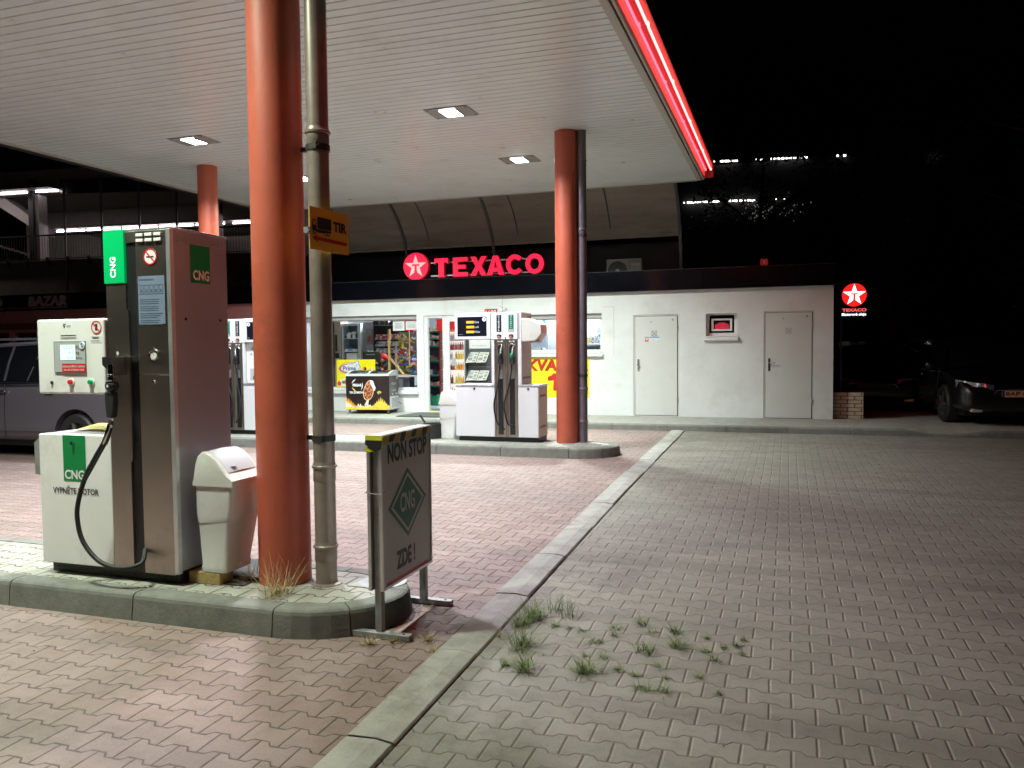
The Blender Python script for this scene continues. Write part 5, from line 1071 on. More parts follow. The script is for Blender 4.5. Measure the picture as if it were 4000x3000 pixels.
for zt,zb in((1.50,1.30),(1.12,.925)):
    mb=MB(); 
    for i in range(22): x=-6.36+i*.022; mb.box(x,x+.004,y+.06,y+.064,zt-.01,zt+.085)
    mb.box(-6.37,-5.88,y+.058,y+.066,zt+.083,zt+.09); part(mb,'wire_basket',mat('wire_grey',(.3,.31,.3),.4,.5),t)
    part(MB().prism([(-6.41,zb-.05),(-6.34,zt+.02),(-6.33,zt+.02),(-6.40,zb-.06)],'y',y-.06,y+.08),'side_wing',mat('stand_frame',(.1,.1,.1)),t)
    for x0 in(-6.345,-6.115):
        n_=part(MB().add([(x0-.035,y-.09,zb-.01),(x0+.185,y-.09,zb+.0),(x0+.22,y+.03,zt),(x0+.01,y+.03,zt+.005)],[(0,1,2,3)]),'newspaper',NP,t)
        def P(u,v): 
            a=Vector((x0-.035,y-.094,zb-.01)).lerp(Vector((x0+.185,y-.094,zb)),u); b=Vector((x0+.01,y+.026,zt+.005)).lerp(Vector((x0+.22,y+.026,zt)),u); return tuple(a.lerp(b,v))
        mb=MB()
        for u0,u1,v0,v1 in((.08,.6,.8,.9),(.65,.92,.72,.9),(.08,.55,.2,.5),(.62,.92,.35,.62),(.08,.5,.6,.72),(.62,.92,.08,.28),(.08,.3,.08,.14)): mb.add([P(u0,v0),P(u1,v0),P(u1,v1),P(u0,v1)],[(0,1,2,3)])
        part(mb,'print_blocks',NI,n_)
part(MB().box(-6.44,-5.83,y-.06,y+.12,.86,.885),'bottom_shelf',MATS['stand_frame'],t)
# behind the right window
t=thing('wall_poster','teal wall poster with a pale round emblem behind the right window','poster',(-5.4,18.6,1.9)); k=18.0/18.0
pp=part(MB().box(-5.62,-5.26,18.0,18.01,1.90,2.29),'sheet',mat('poster_teal',(.02,.16,.18),.5),t); part(disc(MB(),-5.44,2.14,.125,17.998),'emblem_disc',mat('emblem_pale',(.45,.5,.3),.5),pp); part(disc(MB(),-5.44,2.14,.10,17.996),'emblem_disc',mat('emblem_blue',(.45,.6,.65),.5),pp)
mb=MB().box(-5.9,-3.42,18.02,18.1,.22,2.6); solo(mb,'room_divider',mat('divider_blue_grey',(.36,.40,.46),.7),'pale blue grey partition wall behind the right shop window','partition')
mb=MB().box(-5.66,-5.13,17.3,17.55,1.44,1.585); pk=solo(mb,'snack_box',mat('box_pale',(.62,.72,.68),.4),'long pale snack box with small pink print on the window ledge','box',bevel=.004); part(rect(MB(),-5.17,-5.131,1.45,1.58,17.297),'green_end',mat('end_green',(.0,.15,.12),.4),pk); part(poly(poly(MB(),[(-5.40,1.48),(-5.33,1.545),(-5.27,1.48)],17.297),[(-5.56,1.52),(-5.52,1.50),(-5.50,1.535)],17.297),'print',mat('print_pink',(.65,.25,.2),.4),pk)
t=thing('shop_chair','pale chair back seen through the right shop window','chair',(-5.3,17.75,.215)); part(MB().box(-5.50,-5.12,17.72,17.76,1.30,1.9).box(-5.5,-5.47,17.72,17.76,.215,1.3).box(-5.15,-5.12,17.72,17.76,.215,1.3),'backrest',mat('chair_grey_blue',(.45,.5,.56),.5),t,bevel=.01); part(MB().box(-5.44,-5.18,17.712,17.719,1.5,1.84),'panel_inset',mat('chair_inset',(.38,.43,.5),.5),t); part(MB().box(-5.5,-5.12,17.35,17.76,1.26,1.299),'seat',MATS['chair_grey_blue'],t)
t=thing('wall_shelf','white wall shelf with rolls and packets in the right shop window','shelf',(-4.3,17.85,1.66)); part(MB().box(-4.75,-3.6,17.7,18.015,1.63,1.665),'board',WHITE,t,bevel=.003)
for x,z in((-4.13,1.72),(-4.04,1.72),(-3.95,1.72),(-4.13,1.81),(-4.04,1.81)): part(MB().cyl((x,17.72,z),(x,17.9,z),.044,seg=16),'paper_roll',WHITE,t,smooth=True); 
for x in(-4.13,-4.04,-3.95): part(disc(MB(),x,1.72,.018,17.718,seg=12),'roll_core',GREYB,t)
part(MB().box(-4.30,-4.19,17.75,17.9,1.667,1.80),'yellow_packet',mat('pack_yellow',(.75,.62,.12),.4),t); goods(t,-4.74,-4.40,17.75,1.667,.05,.16,[WH,WH,(.4,.6,.7)],97,.05,.09); goods(t,-4.5,-3.7,17.75,1.40,.08,.16,[BK,(.12,.14,.02),GY],98,.07,.11); part(MB().box(-4.75,-3.6,17.7,18.015,1.37,1.395),'lower_board',mat('board_dark',(.1,.12,.14),.5),t)
mb=MB().box(-4.09,-3.93,17.99,18.015,1.88,2.06); pf=solo(mb,'picture_frame',WHITE,'small framed picture on the wall behind the right shop window','picture'); part(rect(MB(),-4.07,-3.95,1.90,2.04,17.988),'picture',mat('pic_grey',(.25,.28,.33),.5),pf)
# ---------------------------------------------------------------- red shop to the left
rs=thing('bazar_building','dark red rendered shop front with dark fascia and unlit windows on the left','shop',(-16,WY+2,.2))
H=[(-19.60,-19.43,.25,2.13)]; H=[(-20.4,-19.50,.9,2.12),(-19.33,-18.57,.9,2.12),(-17.6,-16.2,.9,2.12),(-15.2,-14.2,.25,2.25),(-13.6,-12.0,.9,2.2)]
wallholes(-26,-11.003,.2,2.70,H,WY,.28,REDW,rs); part(MB().box(-26,-11.01,WY+.285,21,.2,2.9),'rear_block',DARK,rs)
for h in H: 
    w_=part(MB().box(h[0],h[0]+.06,WY+.08,WY+.14,h[2],h[3]).box(h[1]-.06,h[1],WY+.08,WY+.14,h[2],h[3]).box(h[0],h[1],WY+.08,WY+.14,h[3]-.06,h[3]).box(h[0],h[1],WY+.08,WY+.14,h[2],h[2]+.06),'window',mat('maroon_frame',(.14,.04,.035),.5),rs); part(rect(MB(),h[0],h[1],h[2],h[3],WY+.12),'pane',mat('black_pane',(.01,.01,.012),.08,coat=1),w_)
part(MB().box(-26,-18.52,WY-.05,WY-.002,2.20,2.36).box(-17.8,-16.0,WY-.05,WY-.002,2.20,2.36),'lintel_band',mat('maroon_band',(.22,.06,.05),.7),rs)
mb=MB()
for i in range(8): mb.box(-26+i*1.85,-24.16+i*1.85,WY-.10,WY+.25,2.685,3.10)
part(mb,'fascia',FASC,rs,bevel=.004)
bz=thing('shop_lettering','unlit pale BAZAR lettering with an underline on the dark fascia at the left','shop lettering',(-18,WY-.12,2.72)); LM=mat('unlit_letter',(.42,.30,.31),.5)
part(text('BAZAR',-18.655,-17.355,2.785,3.045,'front',WY-.105,.04,.025,shear=.12),'letters',LM,bz); part(text('AUTO',-20.75,-19.56,2.785,3.05,'front',WY-.105,.04,.025,shear=.05),'letters',LM,bz); part(MB().box(-21.0,-19.53,WY-.13,WY-.105,2.735,2.755).box(-19.42,-17.36,WY-.13,WY-.105,2.735,2.755),'underline',LM,bz)
# ---------------------------------------------------------------- barrel vault behind the shop
t=thing('barrel_vault','dim curved translucent vault with dark ribs rising behind the shop roof','vaulted roof',(-8,17.5,3.0)); RV=2.05
VM=mat('dirty_translucent_panel',(.27,.24,.20),.45,nz=.3,ns=1.2,stretch=(.35,1,2.2),dirt=(.11,.10,.085),dn=1.5,bump=.01,bs=5)
def vs(x,a): return (x,17.5-RV+RV*math.cos(a),3.08+RV*math.sin(a))
edges=[-11.3,-10.55,-8.43,-6.27,-4.2,-2.12]
for a,b in zip(edges,edges[1:]):
    part(MB().loft([[vs(x,R(q)) for q in range(24,91,6)] for x in(a+.02,b-.02)]).loft([[(x,v[1]+.012,v[2]+.012) for v in [vs(x,R(q)) for q in range(24,91,6)]] for x in(a+.02,b-.02)]),'curved_panel',VM,t,smooth='all')
    part(MB().box(a+.02,b-.02,17.5-RV+RV*math.cos(R(24))-.02,17.5-RV+RV*math.cos(R(24))+.03,3.08+RV*math.sin(R(24))-.02,3.08+RV*math.sin(R(24))+.01),'edge_gutter',mat('gutter_pale',(.30,.28,.22),.5),t)
RM=mat('rib_steel',(.13,.14,.155),.4,.5)
for x in edges[1:]:
    P=[vs(x,R(q)) for q in range(0,91,6)]; P=[(x,17.5,2.94)]+P
    mb=MB(); secs=[[(p[0]-.03,p[1]-.05,p[2]),(p[0]+.03,p[1]-.05,p[2]),(p[0]+.03,p[1]+.0,p[2]),(p[0]-.03,p[1]+.0,p[2])] for p in P]; mb.loft(secs,close=True); part(mb,'rib',RM,t)
    xx=x+.62
    if xx<-2.2: part(MB().tube([(p[0]+.62,p[1]-.01,p[2]-.01) for p in P[6:]],.012,6),'thin_rib',RM,t)
solo(MB().box(-11.3,-2.2,17.85,18.0,2.95,3.85),'dark_void_sheet',mat('void_black',(.01,.01,.013),.6),'black sheet put in for the dark void under the vault, behind the lit letters','dark sheet')  # black sheet put where only the dark void below the vault shows
# ---------------------------------------------------------------- station hall behind on the left (rotated 6 degrees)
A0=R(6.1); st=thing('station_hall','dim open station hall with tube lights, railing and stair, behind the left shop','station hall',(-24.18,24,0),rot=A0,local=True)
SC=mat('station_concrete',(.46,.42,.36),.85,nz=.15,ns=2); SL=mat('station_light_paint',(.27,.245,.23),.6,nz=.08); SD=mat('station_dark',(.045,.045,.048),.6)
TUBE=emis('fluorescent_tube',(1.0,.88,.95),16)
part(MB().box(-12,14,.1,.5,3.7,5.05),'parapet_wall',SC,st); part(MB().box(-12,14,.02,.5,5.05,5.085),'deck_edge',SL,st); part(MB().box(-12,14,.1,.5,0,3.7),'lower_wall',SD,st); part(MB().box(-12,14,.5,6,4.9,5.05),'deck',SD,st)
mb=MB(); x=-6.
while x<8: mb.cyl((x,.06,5.1),(x,.06,6.0),.009,seg=6,cap=False); x+=.115
part(mb,'railing_bars',mat('rail_bar',(.10,.095,.09),.5),st)['kind']='stuff'
part(MB().box(-7,8,.04,.08,6.0,6.05).box(-7,8,.045,.075,5.12,5.15),'handrail',SD,st)
for x in(-4.25,-3.35,-2.42,-1.5,-.6,.4,1.3): part(MB().box(x-.05,x+.05,.0,.10,4.88,5.2),'railing_foot',SD,st)
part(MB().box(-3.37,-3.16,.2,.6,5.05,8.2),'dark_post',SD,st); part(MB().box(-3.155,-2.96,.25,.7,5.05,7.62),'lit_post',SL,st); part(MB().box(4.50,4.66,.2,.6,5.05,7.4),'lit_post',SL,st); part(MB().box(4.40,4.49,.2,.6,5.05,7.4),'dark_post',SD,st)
for x in(-1.6,.0,1.6,3.15): part(MB().box(x-.035,x+.035,.0,.05,3.9 if x<-1 else 5.1,8.0),'mullion',SL,st)
part(MB().prism([(-8,7.72),(-2.0,7.72),(-2.0,8.15),(8,7.75),(8,8.6),(-8,8.6)],'y',.5,.9),'roof_beam',SC,st); part(MB().prism([(-2.0,7.60),(8,7.38),(8,7.9),(-2.0,8.14)],'y',.3,.48),'glazing_head',mat('glazing_dark',(.03,.032,.04),.3),st)
part(MB().box(-8,-2.0,-.3,1.5,7.76,7.80),'soffit_board',SL,st); part(MB().box(-8,8,1.5,5,7.9,8.05).box(-8,8,5,5.2,5.1,8.0),'rear_wall',SC,st)
part(MB().box(-2.9,8,.9,3.4,6.40,6.48),'lit_soffit',SL,st); part(MB().box(-2.9,8,3.4,3.6,6.4,6.9),'back_beam',SC,st)
for x0,x1,z,y in((-7.2,-3.38,7.72,.2),(-2.98,-2.0,7.72,.2),(-2.92,-1.95,6.33,1.1),(-1.87,-1.66,6.33,1.1),(-1.54,-.06,6.33,1.1),(.06,1.54,6.33,1.1),(1.66,3.1,6.33,1.1),(3.22,3.55,6.33,1.1),(3.7,4.4,6.33,1.1),(4.75,6.4,6.33,1.1)):
    part(MB().cyl((x0,y,z),(x1,y,z),.028,seg=8),'tube_light',TUBE,st)
for x,y,z,l in((-5,-.25,7.55,3),(1,1.0,6.1,5)):
    ld=bpy.data.lights.new('tube_glow','AREA'); ld.shape='RECTANGLE'; ld.size=l; ld.size_y=.1; ld.energy=24; ld.color=(1,.9,.85)
    lo=bpy.data.objects.new('tube_glow',ld); COL.objects.link(lo); lo.parent=st; lo.location=(x,y,z)
part(MB().prism([(-8,8.9),(-3.38,6.15),(-3.38,6.50),(-8,9.6)],'y',1.0,1.5),'stair_string',SL,st)
part(MB().loft([[(x,3.2,z) for x,z in((-2.6,6.0),(-2.0,5.85),(-1.5,5.7),(-1.0,5.62),(2.5,5.55))],[(x,3.2,6.3) for x in(-2.6,-2.0,-1.5,-1.0,2.5)]]),'curved_soffit',SL,st)
mb=MB()
for i in range(26):
    x=-6+i*.26; z=6.0-i*.075; mb.box(x,x+.2,.55,.9,z-.02,z)
part(mb,'escalator_steps',SL,st)
for x in(-1.35,-.27): part(MB().ball((x,3.0,5.69),.045,8,6),'round_lamp',emis('warm_lamp',(1,.75,.5),9),st)
part(MB().ball((2.0,5.0,7.05),.06,8,6).box(2.05,2.2,5,5.03,6.9,6.93),'round_lamp',emis('cold_lamp',(1,.9,.8),8),st)
# ---------------------------------------------------------------- far lit terraces seen through trees
t=thing('far_terrace','distant dark terrace with two rows of white lights seen through the trees','terrace',(5,48,0)); random.seed(4)
part(MB().box(-8,12,48.3,50,0,11.9),'dark_block',mat('far_dark',(.012,.012,.014),.9),t)
FL=emis('far_strip',(1,.95,.9),5); k=48/45; Z_=lambda z:1.6+(z-1.6)*k
def strip(x0,x1,z0,z1,n,fr):
    mb=MB()
    for i in range(n):
        if random.random()<fr:
            a=x0+(x1-x0)*i/n; l=(x1-x0)/n*random.uniform(.3,1.0); z=z0+(z1-z0)*i/n; h=random.uniform(.02,.05); mb.box(a*k,(a+l)*k,48.1,48.2,Z_(z)-h,Z_(z)+h)
    part(mb,'light_row',FL,t)
strip(-4.1,-2.5,11.44,11.36,26,.75); strip(-1.6,.95,11.34,11.25,34,.66); strip(2.3,2.8,11.22,11.19,8,.7); strip(-5.35,-3.4,9.34,9.29,30,.8); strip(-2.98,-1.35,9.28,9.22,26,.62); strip(-.7,.3,9.2,9.17,12,.3)
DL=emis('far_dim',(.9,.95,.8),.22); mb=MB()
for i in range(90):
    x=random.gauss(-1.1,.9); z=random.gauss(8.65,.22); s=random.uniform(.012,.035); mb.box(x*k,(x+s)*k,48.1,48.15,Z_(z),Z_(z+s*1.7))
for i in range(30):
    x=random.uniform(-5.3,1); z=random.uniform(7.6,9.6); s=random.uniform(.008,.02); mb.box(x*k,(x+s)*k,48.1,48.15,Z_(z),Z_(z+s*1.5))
part(mb,'foliage_glints',DL,t)  # foliage glints put in as tiny glowing boxes, not lamps
part(MB().box(6.86*k,6.90*k,48.1,48.2,Z_(10.7),Z_(10.8)),'single_lamp',FL,t)
# ---------------------------------------------------------------- trees
LEAF=mat('leaf_green',(.03,.25,.06)); LF=mat('night_leaf',(.05,.075,.03),.6,nz=.4,ns=2); BK_=mat('bark',(.05,.04,.03),.9,nz=.3)
def tree(x,y,h,r,seed,label,n=2600):
    random.seed(seed); t=thing('tree',label,'tree',(x,y,.2),group='dark trees behind and right of the shop')
    mb=MB().tube([(x,y,.2),(x+.1,y,h*.3),(x-.05,y+.1,h*.6),(x+.1,y,h*.85)],[.2,.15,.09,.03],10)
    for i in range(9):
        a=random.uniform(0,6.28); z=h*random.uniform(.3,.7); l=r*random.uniform(.5,.9); mb.tube([(x,y,z),(x+math.cos(a)*l*.5,y+math.sin(a)*l*.5,z+l*.35),(x+math.cos(a)*l,y+math.sin(a)*l,z+l*.6)],[.07,.045,.015],6)
    part(mb,'trunk',BK_,t,smooth=True); mb=MB(); cl=[]
    for i in range(34):
        a=random.uniform(0,6.28); q=r*math.sqrt(random.random())*.95; z=h*random.uniform(.32,1); q*=math.sin(PI*min(1,max(.12,(z/h-.2)/.85)))**.6; cl.append((x+q*math.cos(a),y+q*math.sin(a),z,random.uniform(.5,1.0)*r*.33))
    for i in range(n):
        c=random.choice(cl); d=Vector((random.gauss(0,1),random.gauss(0,1),random.gauss(0,1))).normalized()*c[3]*random.random()**.4; p=Vector(c[:3])+d; s=random.uniform(.06,.12); u=Vector((random.gauss(0,1),random.gauss(0,1),random.gauss(0,.5))).normalized()*s; v=u.orthogonal().normalized()*s*.55
        mb.add([p-u,p+v,p+u,p-v],[(0,1,2,3)])
    part(mb,'crown',LF,t)
for a in((2.6,24,7.5,2.6,1,'dark leafy tree just right of the shop end'),(6.2,22,9,3.2,2,'dark tree behind the parked dark car'),(9.5,26,10,3.6,3,'big dark tree at the right edge of the picture'),(-.9,30,9.2,2.6,4,'dark tree behind the shop roof in front of the far lights'),(4.6,33,12.5,3.8,5,'tall dark tree in front of the far terrace')): tree(*a)
# ---------------------------------------------------------------- cars
def car(name,label,loc,rot,Lc,Wc,H,paint,front=.92,belt=1.0,wb=2.7,wr=.335,plate='',suv=True,hood=1.0):
    t=thing(name,label,'car',loc,rot,local=True); hw=Wc/2
    # stations along x (front +), half width factor, bumper height, top of lower body
    xs=[(-Lc/2,.80,.42,belt-.18),(-Lc/2+.06,.90,.33,belt-.05),(-Lc/2+.3,.97,.26,belt+.02),(-Lc/2+1.0,1,.22,belt),(-.4,1,.20,belt-.02),(.6,1,.20,belt-.05),(Lc/2-1.15,1,.21,hood),(Lc/2-.6,.98,.22,hood-.08),(Lc/2-.2,.92,.22,hood-.2),(Lc/2-.05,.82,.25,hood-.30),(Lc/2,.72,.32,hood-.42)]
    secs=[]
    for x,wf,zb,zt in xs:
        w_=hw*wf; h=zt-zb
        secs.append([(x,-w_*.86,zb),(x,-w_*.985,zb+h*.12),(x,-w_,zb+h*.35),(x,-w_*.995,zb+h*.62),(x,-w_*.965,zb+h*.88),(x,-w_*.90,zt),(x,-w_*.5,zt+.035),(x,0,zt+.045),(x,w_*.5,zt+.035),(x,w_*.90,zt),(x,w_*.965,zb+h*.88),(x,w_*.995,zb+h*.62),(x,w_,zb+h*.35),(x,w_*.985,zb+h*.12),(x,w_*.86,zb)])
    body=part(MB().loft(secs,close=True),'body',paint,t,smooth='all')
    s=body.modifiers.new('sub','SUBSURF'); s.levels=2; s.render_levels=2
    # wheel arches cut from the body
    cm=MB()
    wx=(wb/2+.06,-wb/2+.06)
    for x in wx:
        for sg in(-1,1): cm.cyl((x,sg*(hw-.30),wr),(x,sg*(hw+.12),wr),wr+.07,seg=40)
    cut=part(cm,'cut',paint,None); b=body.modifiers.new('b','BOOLEAN'); b.object=cut; b.operation='DIFFERENCE'; b.solver='EXACT'
    cut.parent=t; bpy.context.view_layer.update(); dg=bpy.context.evaluated_depsgraph_get(); me=bpy.data.meshes.new_from_object(body.evaluated_get(dg)); body.modifiers.clear(); body.data=me
    for p in me.polygons: p.use_smooth=True
    me.set_sharp_from_angle(angle=R(35)); bpy.data.objects.remove(cut)
    # cabin
    r0,r1=(-Lc/2+.22,Lc/2-1.95); zt=H
    gs=[(-Lc/2+.10,belt,.86),(-Lc/2+.30,H-.16,.74),(-Lc/2+.55,H-.02,.72),(-.4,H,.72),(.45,H-.03,.72),(.85,H-.12,.74),(Lc/2-1.10,hood+.02,.86)]
    low=[-Lc/2+.06,-Lc/2+.12,-Lc/2+.5,-.4,.55,1.05,Lc/2-1.0]
    sec=[]
    for (x,z,f),lx in zip(gs,low):
        zb=belt-.03 if lx<1.0 else hood-.01
        sec.append([(lx,-hw*.90,zb),(x*.35+lx*.65,-hw*(.90*.6+f*.4),zb+(z-zb)*.45),(x,-hw*f,max(zb,z-.06)),(x,-hw*f*.9,max(zb,z)),(x,0,max(zb,z+.02)),(x,hw*f*.9,max(zb,z)),(x,hw*f,max(zb,z-.06)),(x*.35+lx*.65,hw*(.90*.6+f*.4),zb+(z-zb)*.45),(lx,hw*.90,zb)])
    GM=mat('car_glass',(.008,.009,.011),.06,coat=.6); g=part(MB().loft(sec),'windows',GM,t,smooth='all')
    mb=MB(); mb.loft([[(p[0],p[1]*1.02,p[2]+.012) for p in s_[2:7]] for s_ in sec[1:6]]); rf=part(mb,'roof',paint,t,smooth='all')
    for sg in(-1,1):
        for (xa,za,xb,zb2,wd) in((-Lc/2+.34,H-.1,-Lc/2+.16,belt,.16),(.05,H-.05,.10,belt,.05),(.86,H-.14,Lc/2-1.12,hood,.07)): 
            y1=sg*hw*.735;y2=sg*hw*.905; mb=MB().add([(xa-wd/2,y1,za),(xa+wd/2,y1,za),((xa+xb)/2+wd/2,(y1+y2)/2+sg*.018,(za+zb2)/2),(xb+wd/2,y2+sg*.004,zb2),(xb-wd/2,y2+sg*.004,zb2),((xa+xb)/2-wd/2,(y1+y2)/2+sg*.018,(za+zb2)/2)],[(0,1,2,5),(5,2,3,4)]); part(mb,'pillar',paint,t)
        xd=-.38; y1=sg*hw*.735;y2=sg*hw*.905
        part(MB().add([(xd-.12,y1+sg*.006,H-.1),(xd-.10,y1+sg*.006,H-.1),(xd+.04,y2+sg*.006,belt),(xd+.015,y2+sg*.006,belt)],[(0,1,2,3)]),'window_divider',mat('divider_grey',(.25,.25,.27),.3,.6),t)
        part(MB().box(-Lc/2+.5,1.2,sg*hw*.97-.02,sg*hw*.97+.02,belt-.035,belt-.02),'belt_trim',BLACK,t)
        if suv: part(MB().tube([(-Lc/2+.6,sg*hw*.70,H),(-Lc/2+.75,sg*hw*.70,H+.045),(.45,sg*hw*.70,H+.045),(.62,sg*hw*.70,H-.0)],.018,8),'roof_rail',mat('rail_silver',(.35,.37,.42),.25,.8),t,smooth=True)
        for xh in(-.85,.09): part(MB().box(xh-.09,xh+.09,sg*(hw-.005)-.02,sg*(hw-.005)+.025,belt-.17,belt-.14),'door_handle',CHROME,t,bevel=.01)
        for xh in(.03,1.16): part(MB().tube([(xh,sg*(hw*.972),belt-.03),(xh-.01,sg*hw*.999,.72),(xh-.01,sg*hw*1.001,.40),(xh,sg*hw*.985,.30)],.005,6),'door_gap',BLACK,t)
        part(MB().box(-1.0,1.25,sg*hw*1.0-.01,sg*hw*1.0+.012,.40,.425),'side_strip',paint,t,bevel=.006)
        part(MB().ball((1.02,sg*(hw+.09),belt+.03),.10,12,8,(.6,1,.8)),'wing_mirror',paint,t,smooth=True)
        part(MB().loft([[(Lc/2-.02,sg*hw*.40,hood-.37),(Lc/2-.03,sg*hw*.40,hood-.25)],[(Lc/2-.08,sg*hw*.72,hood-.36),(Lc/2-.11,sg*hw*.72,hood-.21)],[(Lc/2-.35,sg*hw*.93,hood-.30),(Lc/2-.40,sg*hw*.92,hood-.17)]]),'headlight',mat('headlight_glass',(.30,.31,.33),.08,.7,coat=1),t,smooth='all')
        part(MB().box(Lc/2-.16,Lc/2-.045,sg*hw*.66-.09,sg*hw*.66+.09,.24,.32),'fog_lamp',mat('fog_lens',(.75,.72,.6),.35,.0,coat=.5),t,bevel=.02)
    for x in wx:
        for sg in(-1,1):
            yy=sg*(hw-.11)
            ty=part(MB().lathe([(wr*.62,-.10),(wr*.9,-.105),(wr*.985,-.08),(wr,-.04),(wr,.04),(wr*.985,.08),(wr*.9,.105),(wr*.62,.10)],(x,yy,wr),36,'y'),'tyre',RUB,t,smooth=True)
            mb=MB().lathe([(wr*.62,-.10),(wr*.64,.0),(wr*.64,.10)],(x,yy,wr),30,'y'); o=yy+sg*.085
            for k in range(5):
                a=2*PI*k/5; c,s_=math.cos(a),math.sin(a); q=lambda u,v:(x+c*u-s_*v,wr+s_*u+c*v)
                mb.prism([q(.03,-.03),q(wr*.63,-.022),q(wr*.63,.022),q(.03,.03)],'y',o-.02,o+.008)
            mb.cyl((x,o-.02,wr),(x,o+.015,wr),.055,seg=16); part(mb,'rim',mat('alloy_rim',(.45,.44,.46),.25,.85),ty)
            part(MB().cyl((x,yy-.06*sg,wr),(x,yy-.05*sg,wr),wr*.62,seg=24),'brake_shadow',BLACK,ty)
    part(MB().box(-Lc/2+.3,Lc/2-.3,-hw*.8,hw*.8,.16,.30),'underbody',BLACK,t)
    part(MB().loft([[(Lc/2-.005,y_,.52),(Lc/2+.0,y_,hood-.34)] for y_ in(-hw*.40,0,hw*.40)]),'grille',BLACK,t)
    part(MB().tube([(Lc/2+.004,-hw*.42,hood-.40),(Lc/2+.01,-hw*.36,hood-.335),(Lc/2+.02,0,hood-.32),(Lc/2+.01,hw*.36,hood-.335),(Lc/2+.004,hw*.42,hood-.40)],.008,6),'grille_trim',CHROME,t,smooth=True)
    if plate:
        pb=part(MB().box(Lc/2+.008,Lc/2+.016,-.26,.26,.50,.61),'number_plate',mat('plate_warm',(.95,.62,.34),.5),t); m_=text(plate,-.21,.24,.525,.588,'right',Lc/2+.018,.02); part(m_,'lettering',INK,pb)  # orange light thrown back by the plate is put into its colour
        part(rect(MB(),-.26,-.225,.50,.61,Lc/2+.017,'right'),'blue_field',mat('plate_blue',(.01,.03,.25),.5),pb)
    return t
GP=mat('grey_violet_car_paint',(.15,.138,.155),.40,.4,coat=.5); DP=mat('dark_car_paint',(.008,.009,.011),.3,.2,coat=.6)
# silver grey people carrier facing left, rear wheel 9.72 m left
car('parked_car','grey people carrier with dark windows parked left behind the gas dispenser',(-11.05,9.97,gz(9.9)),PI,4.7,1.84,1.72,GP,belt=1.14,wb=2.78,wr=.335,hood=1.12)
car('parked_car','black car facing the camera at the right edge, orange lit number plate 8AP',(3.36,17.60,.195),-PI/2+R(7),4.5,1.86,1.50,DP,belt=.98,wb=2.65,wr=.34,plate='8AP 860',suv=False,hood=.95)
car('parked_car','very dark second car parked in the shadow beside the black car',(1.72+.0,19.9,.2),-PI/2,4.3,1.76,1.46,DP,belt=.96,wb=2.6,wr=.32,suv=False,hood=.93)
# ---------------------------------------------------------------- weeds
G1=mat('grass_green',(.15,.21,.055),.6,nz=.3,ns=30); G2=mat('grass_dry',(.42,.33,.16),.7,nz=.25,ns=30)
def tuft(x,y,n,l,label,dry=False,seed=0,flat=.5,z=None,group='weeds growing between the pavers'):
    random.seed(seed); mb=MB(); z0=gz(y)+.003 if z is None else z
    for i in range(n):
        a=random.uniform(0,6.28); L_=l*random.uniform(.45,1); e=random.uniform(.3,1)*flat; w_=.0016+.001*random.random(); px=x+random.gauss(0,l*.16); py=y+random.gauss(0,l*.22); prev=None; pts=[]
        for k in range(5):
            u=k/4; r_=L_*u*math.sin(e*1.3+.5*u*e); h=L_*u*math.cos(min(1.45,e*1.3))*(1-.35*u*e); pts.append((px+r_*math.cos(a),py+r_*math.sin(a),z0+h,w_*(1-u*.85)))
        q=(-math.sin(a),math.cos(a)); secs=[[(p[0]-q[0]*p[3],p[1]-q[1]*p[3],p[2]),(p[0]+q[0]*p[3],p[1]+q[1]*p[3],p[2])] for p in pts]; mb.loft(secs)
    return solo(mb,'weed',G2 if dry else G1,label,'weed',group,base=(x,y,z0))
W_=[]
big=[(-1.44,4.62,120,.16,'wide green grass clump on the kerb edge, farthest clump along the kerb joint'),(-1.48,4.48,90,.13,'green grass clump leaning over the flush kerb joint behind the spiky tuft'),(-1.37,4.18,95,.17,'spiky green grass tuft with long thin blades near the flush kerb'),(-1.27,3.88,70,.13,'green grass tuft in the paver joints, nearest to the camera by the kerb'),(-1.37,3.90,34,.07,'low leafy green weed left of the nearest grass tuft'),(-.955,3.93,80,.13,'dense green grass tuft in the grey pavers, centre front of the weedy patch'),(-.71,4.28,40,.12,'brownish green spreading grass tuft in the middle of the weedy patch'),(-.56,4.40,46,.12,'flat spreading grass tuft at the back right of the weedy patch'),(-.60,4.61,40,.09,'leafy weed at the back of the weedy patch'),(-.80,4.70,30,.09,'thin starry grass tuft farthest back in the weedy patch'),(-1.35,4.77,22,.14,'upright thin grass blades behind the big grass clump'),(-1.24,4.68,22,.14,'upright forked grass blades right of the big grass clump')]
for i,(x,y,n,l,lb) in enumerate(big): tuft(x,y,int(n*1.5),l*1.12,lb,seed=i+1,flat=.5 if i in(10,11) else (1.15 if i in(4,7,9) else 1.05))
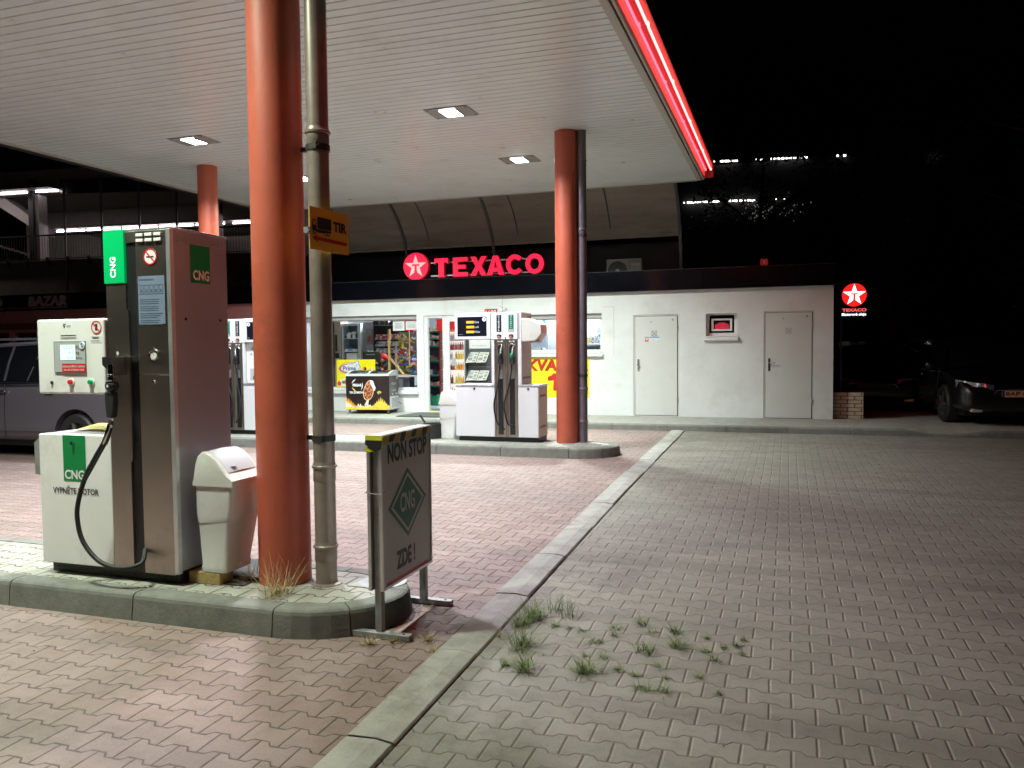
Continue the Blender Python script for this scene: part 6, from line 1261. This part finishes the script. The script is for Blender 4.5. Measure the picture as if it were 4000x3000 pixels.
small=[(-1.01,4.13),(-.91,4.14),(-.81,4.0),(-.72,4.57),(-.42,4.57),(-.32,4.45),(-.35,4.27),(-.61,4.1),(-.56,3.97),(-.71,3.96),(-.67,3.82),(-.55,3.82),(-.3,3.87),(-.4,4.03),(-.92,4.46),(-.93,4.58),(-1.19,4.5),(-1.11,4.48),(-1.28,4.52),(-1.02,4.33),(-.22,4.59),(-.21,4.38),(-.41,4.37),(-.62,3.80),(-.97,4.34),(-.25,4.5)]
for i,(x,y) in enumerate(small): tuft(x,y,22+(i*7)%16,.045+.012*(i%4),'small green weed sprouting from a joint of the grey pavers',seed=40+i,flat=1.32,group='small weeds in the grey paver joints')
tuft(-1.54,4.28,26,.06,'small brownish weed in the dark joint on the right side of the flush kerb',True,90,.9)
for i,(x,y,l,lb) in enumerate(((-2.19,3.95,.10,'dry pulled grass lying in front of the sign foot bar, leftmost tuft'),(-2.07,4.03,.09,'dry grass tuft against the end of the front foot bar of the sign'),(-1.90,4.10,.09,'dry grass tuft on the red pavers right of the sign foot bar'),(-1.80,3.95,.07,'dry grass scrap on the red pavers close to the flush kerb'))): tuft(x,y,60,l,lb,True,100+i,1.25,group='dry grass on the red pavers')
tuft(-2.90,4.14,70,.30,'long dry grass blades growing at the front foot of the big orange column',True,120,.75,z=.125,group='dry grass at the orange column')
tuft(-2.93,4.15,70,.16,'curly dry grass on the near island kerb joint in front of the orange column',True,121,1.2,z=.125,group='dry grass at the orange column')
tuft(-3.24,4.36,60,.22,'dry grass tuft between the near white bin and the orange column',True,122,.9,z=.125,group='dry grass at the orange column')
# fallen leaf bits and pebbles
random.seed(8); mb=MB()
for i in range(130):
    x=random.uniform(-4.5,2.2); y=random.uniform(1.8,8); s=random.uniform(.002,.006); a=random.random()*3; z=gz(y)+.003
    if x<-1.6 and 3.8<y<4.95: continue
    mb.add([(x+s*math.cos(a+k*1.57),y+s*math.sin(a+k*1.57)*.7,z) for k in range(4)]+[(x,y,z+s*.7)],[(0,1,4),(1,2,4),(2,3,4),(3,0,4)])
o=part(mb,'grit',mat('grit_dark',(.06,.05,.04),.9,nz=.8,ns=3)); setp(o,'small dark grit and crumbs scattered over the pavers','grit',kind='stuff')
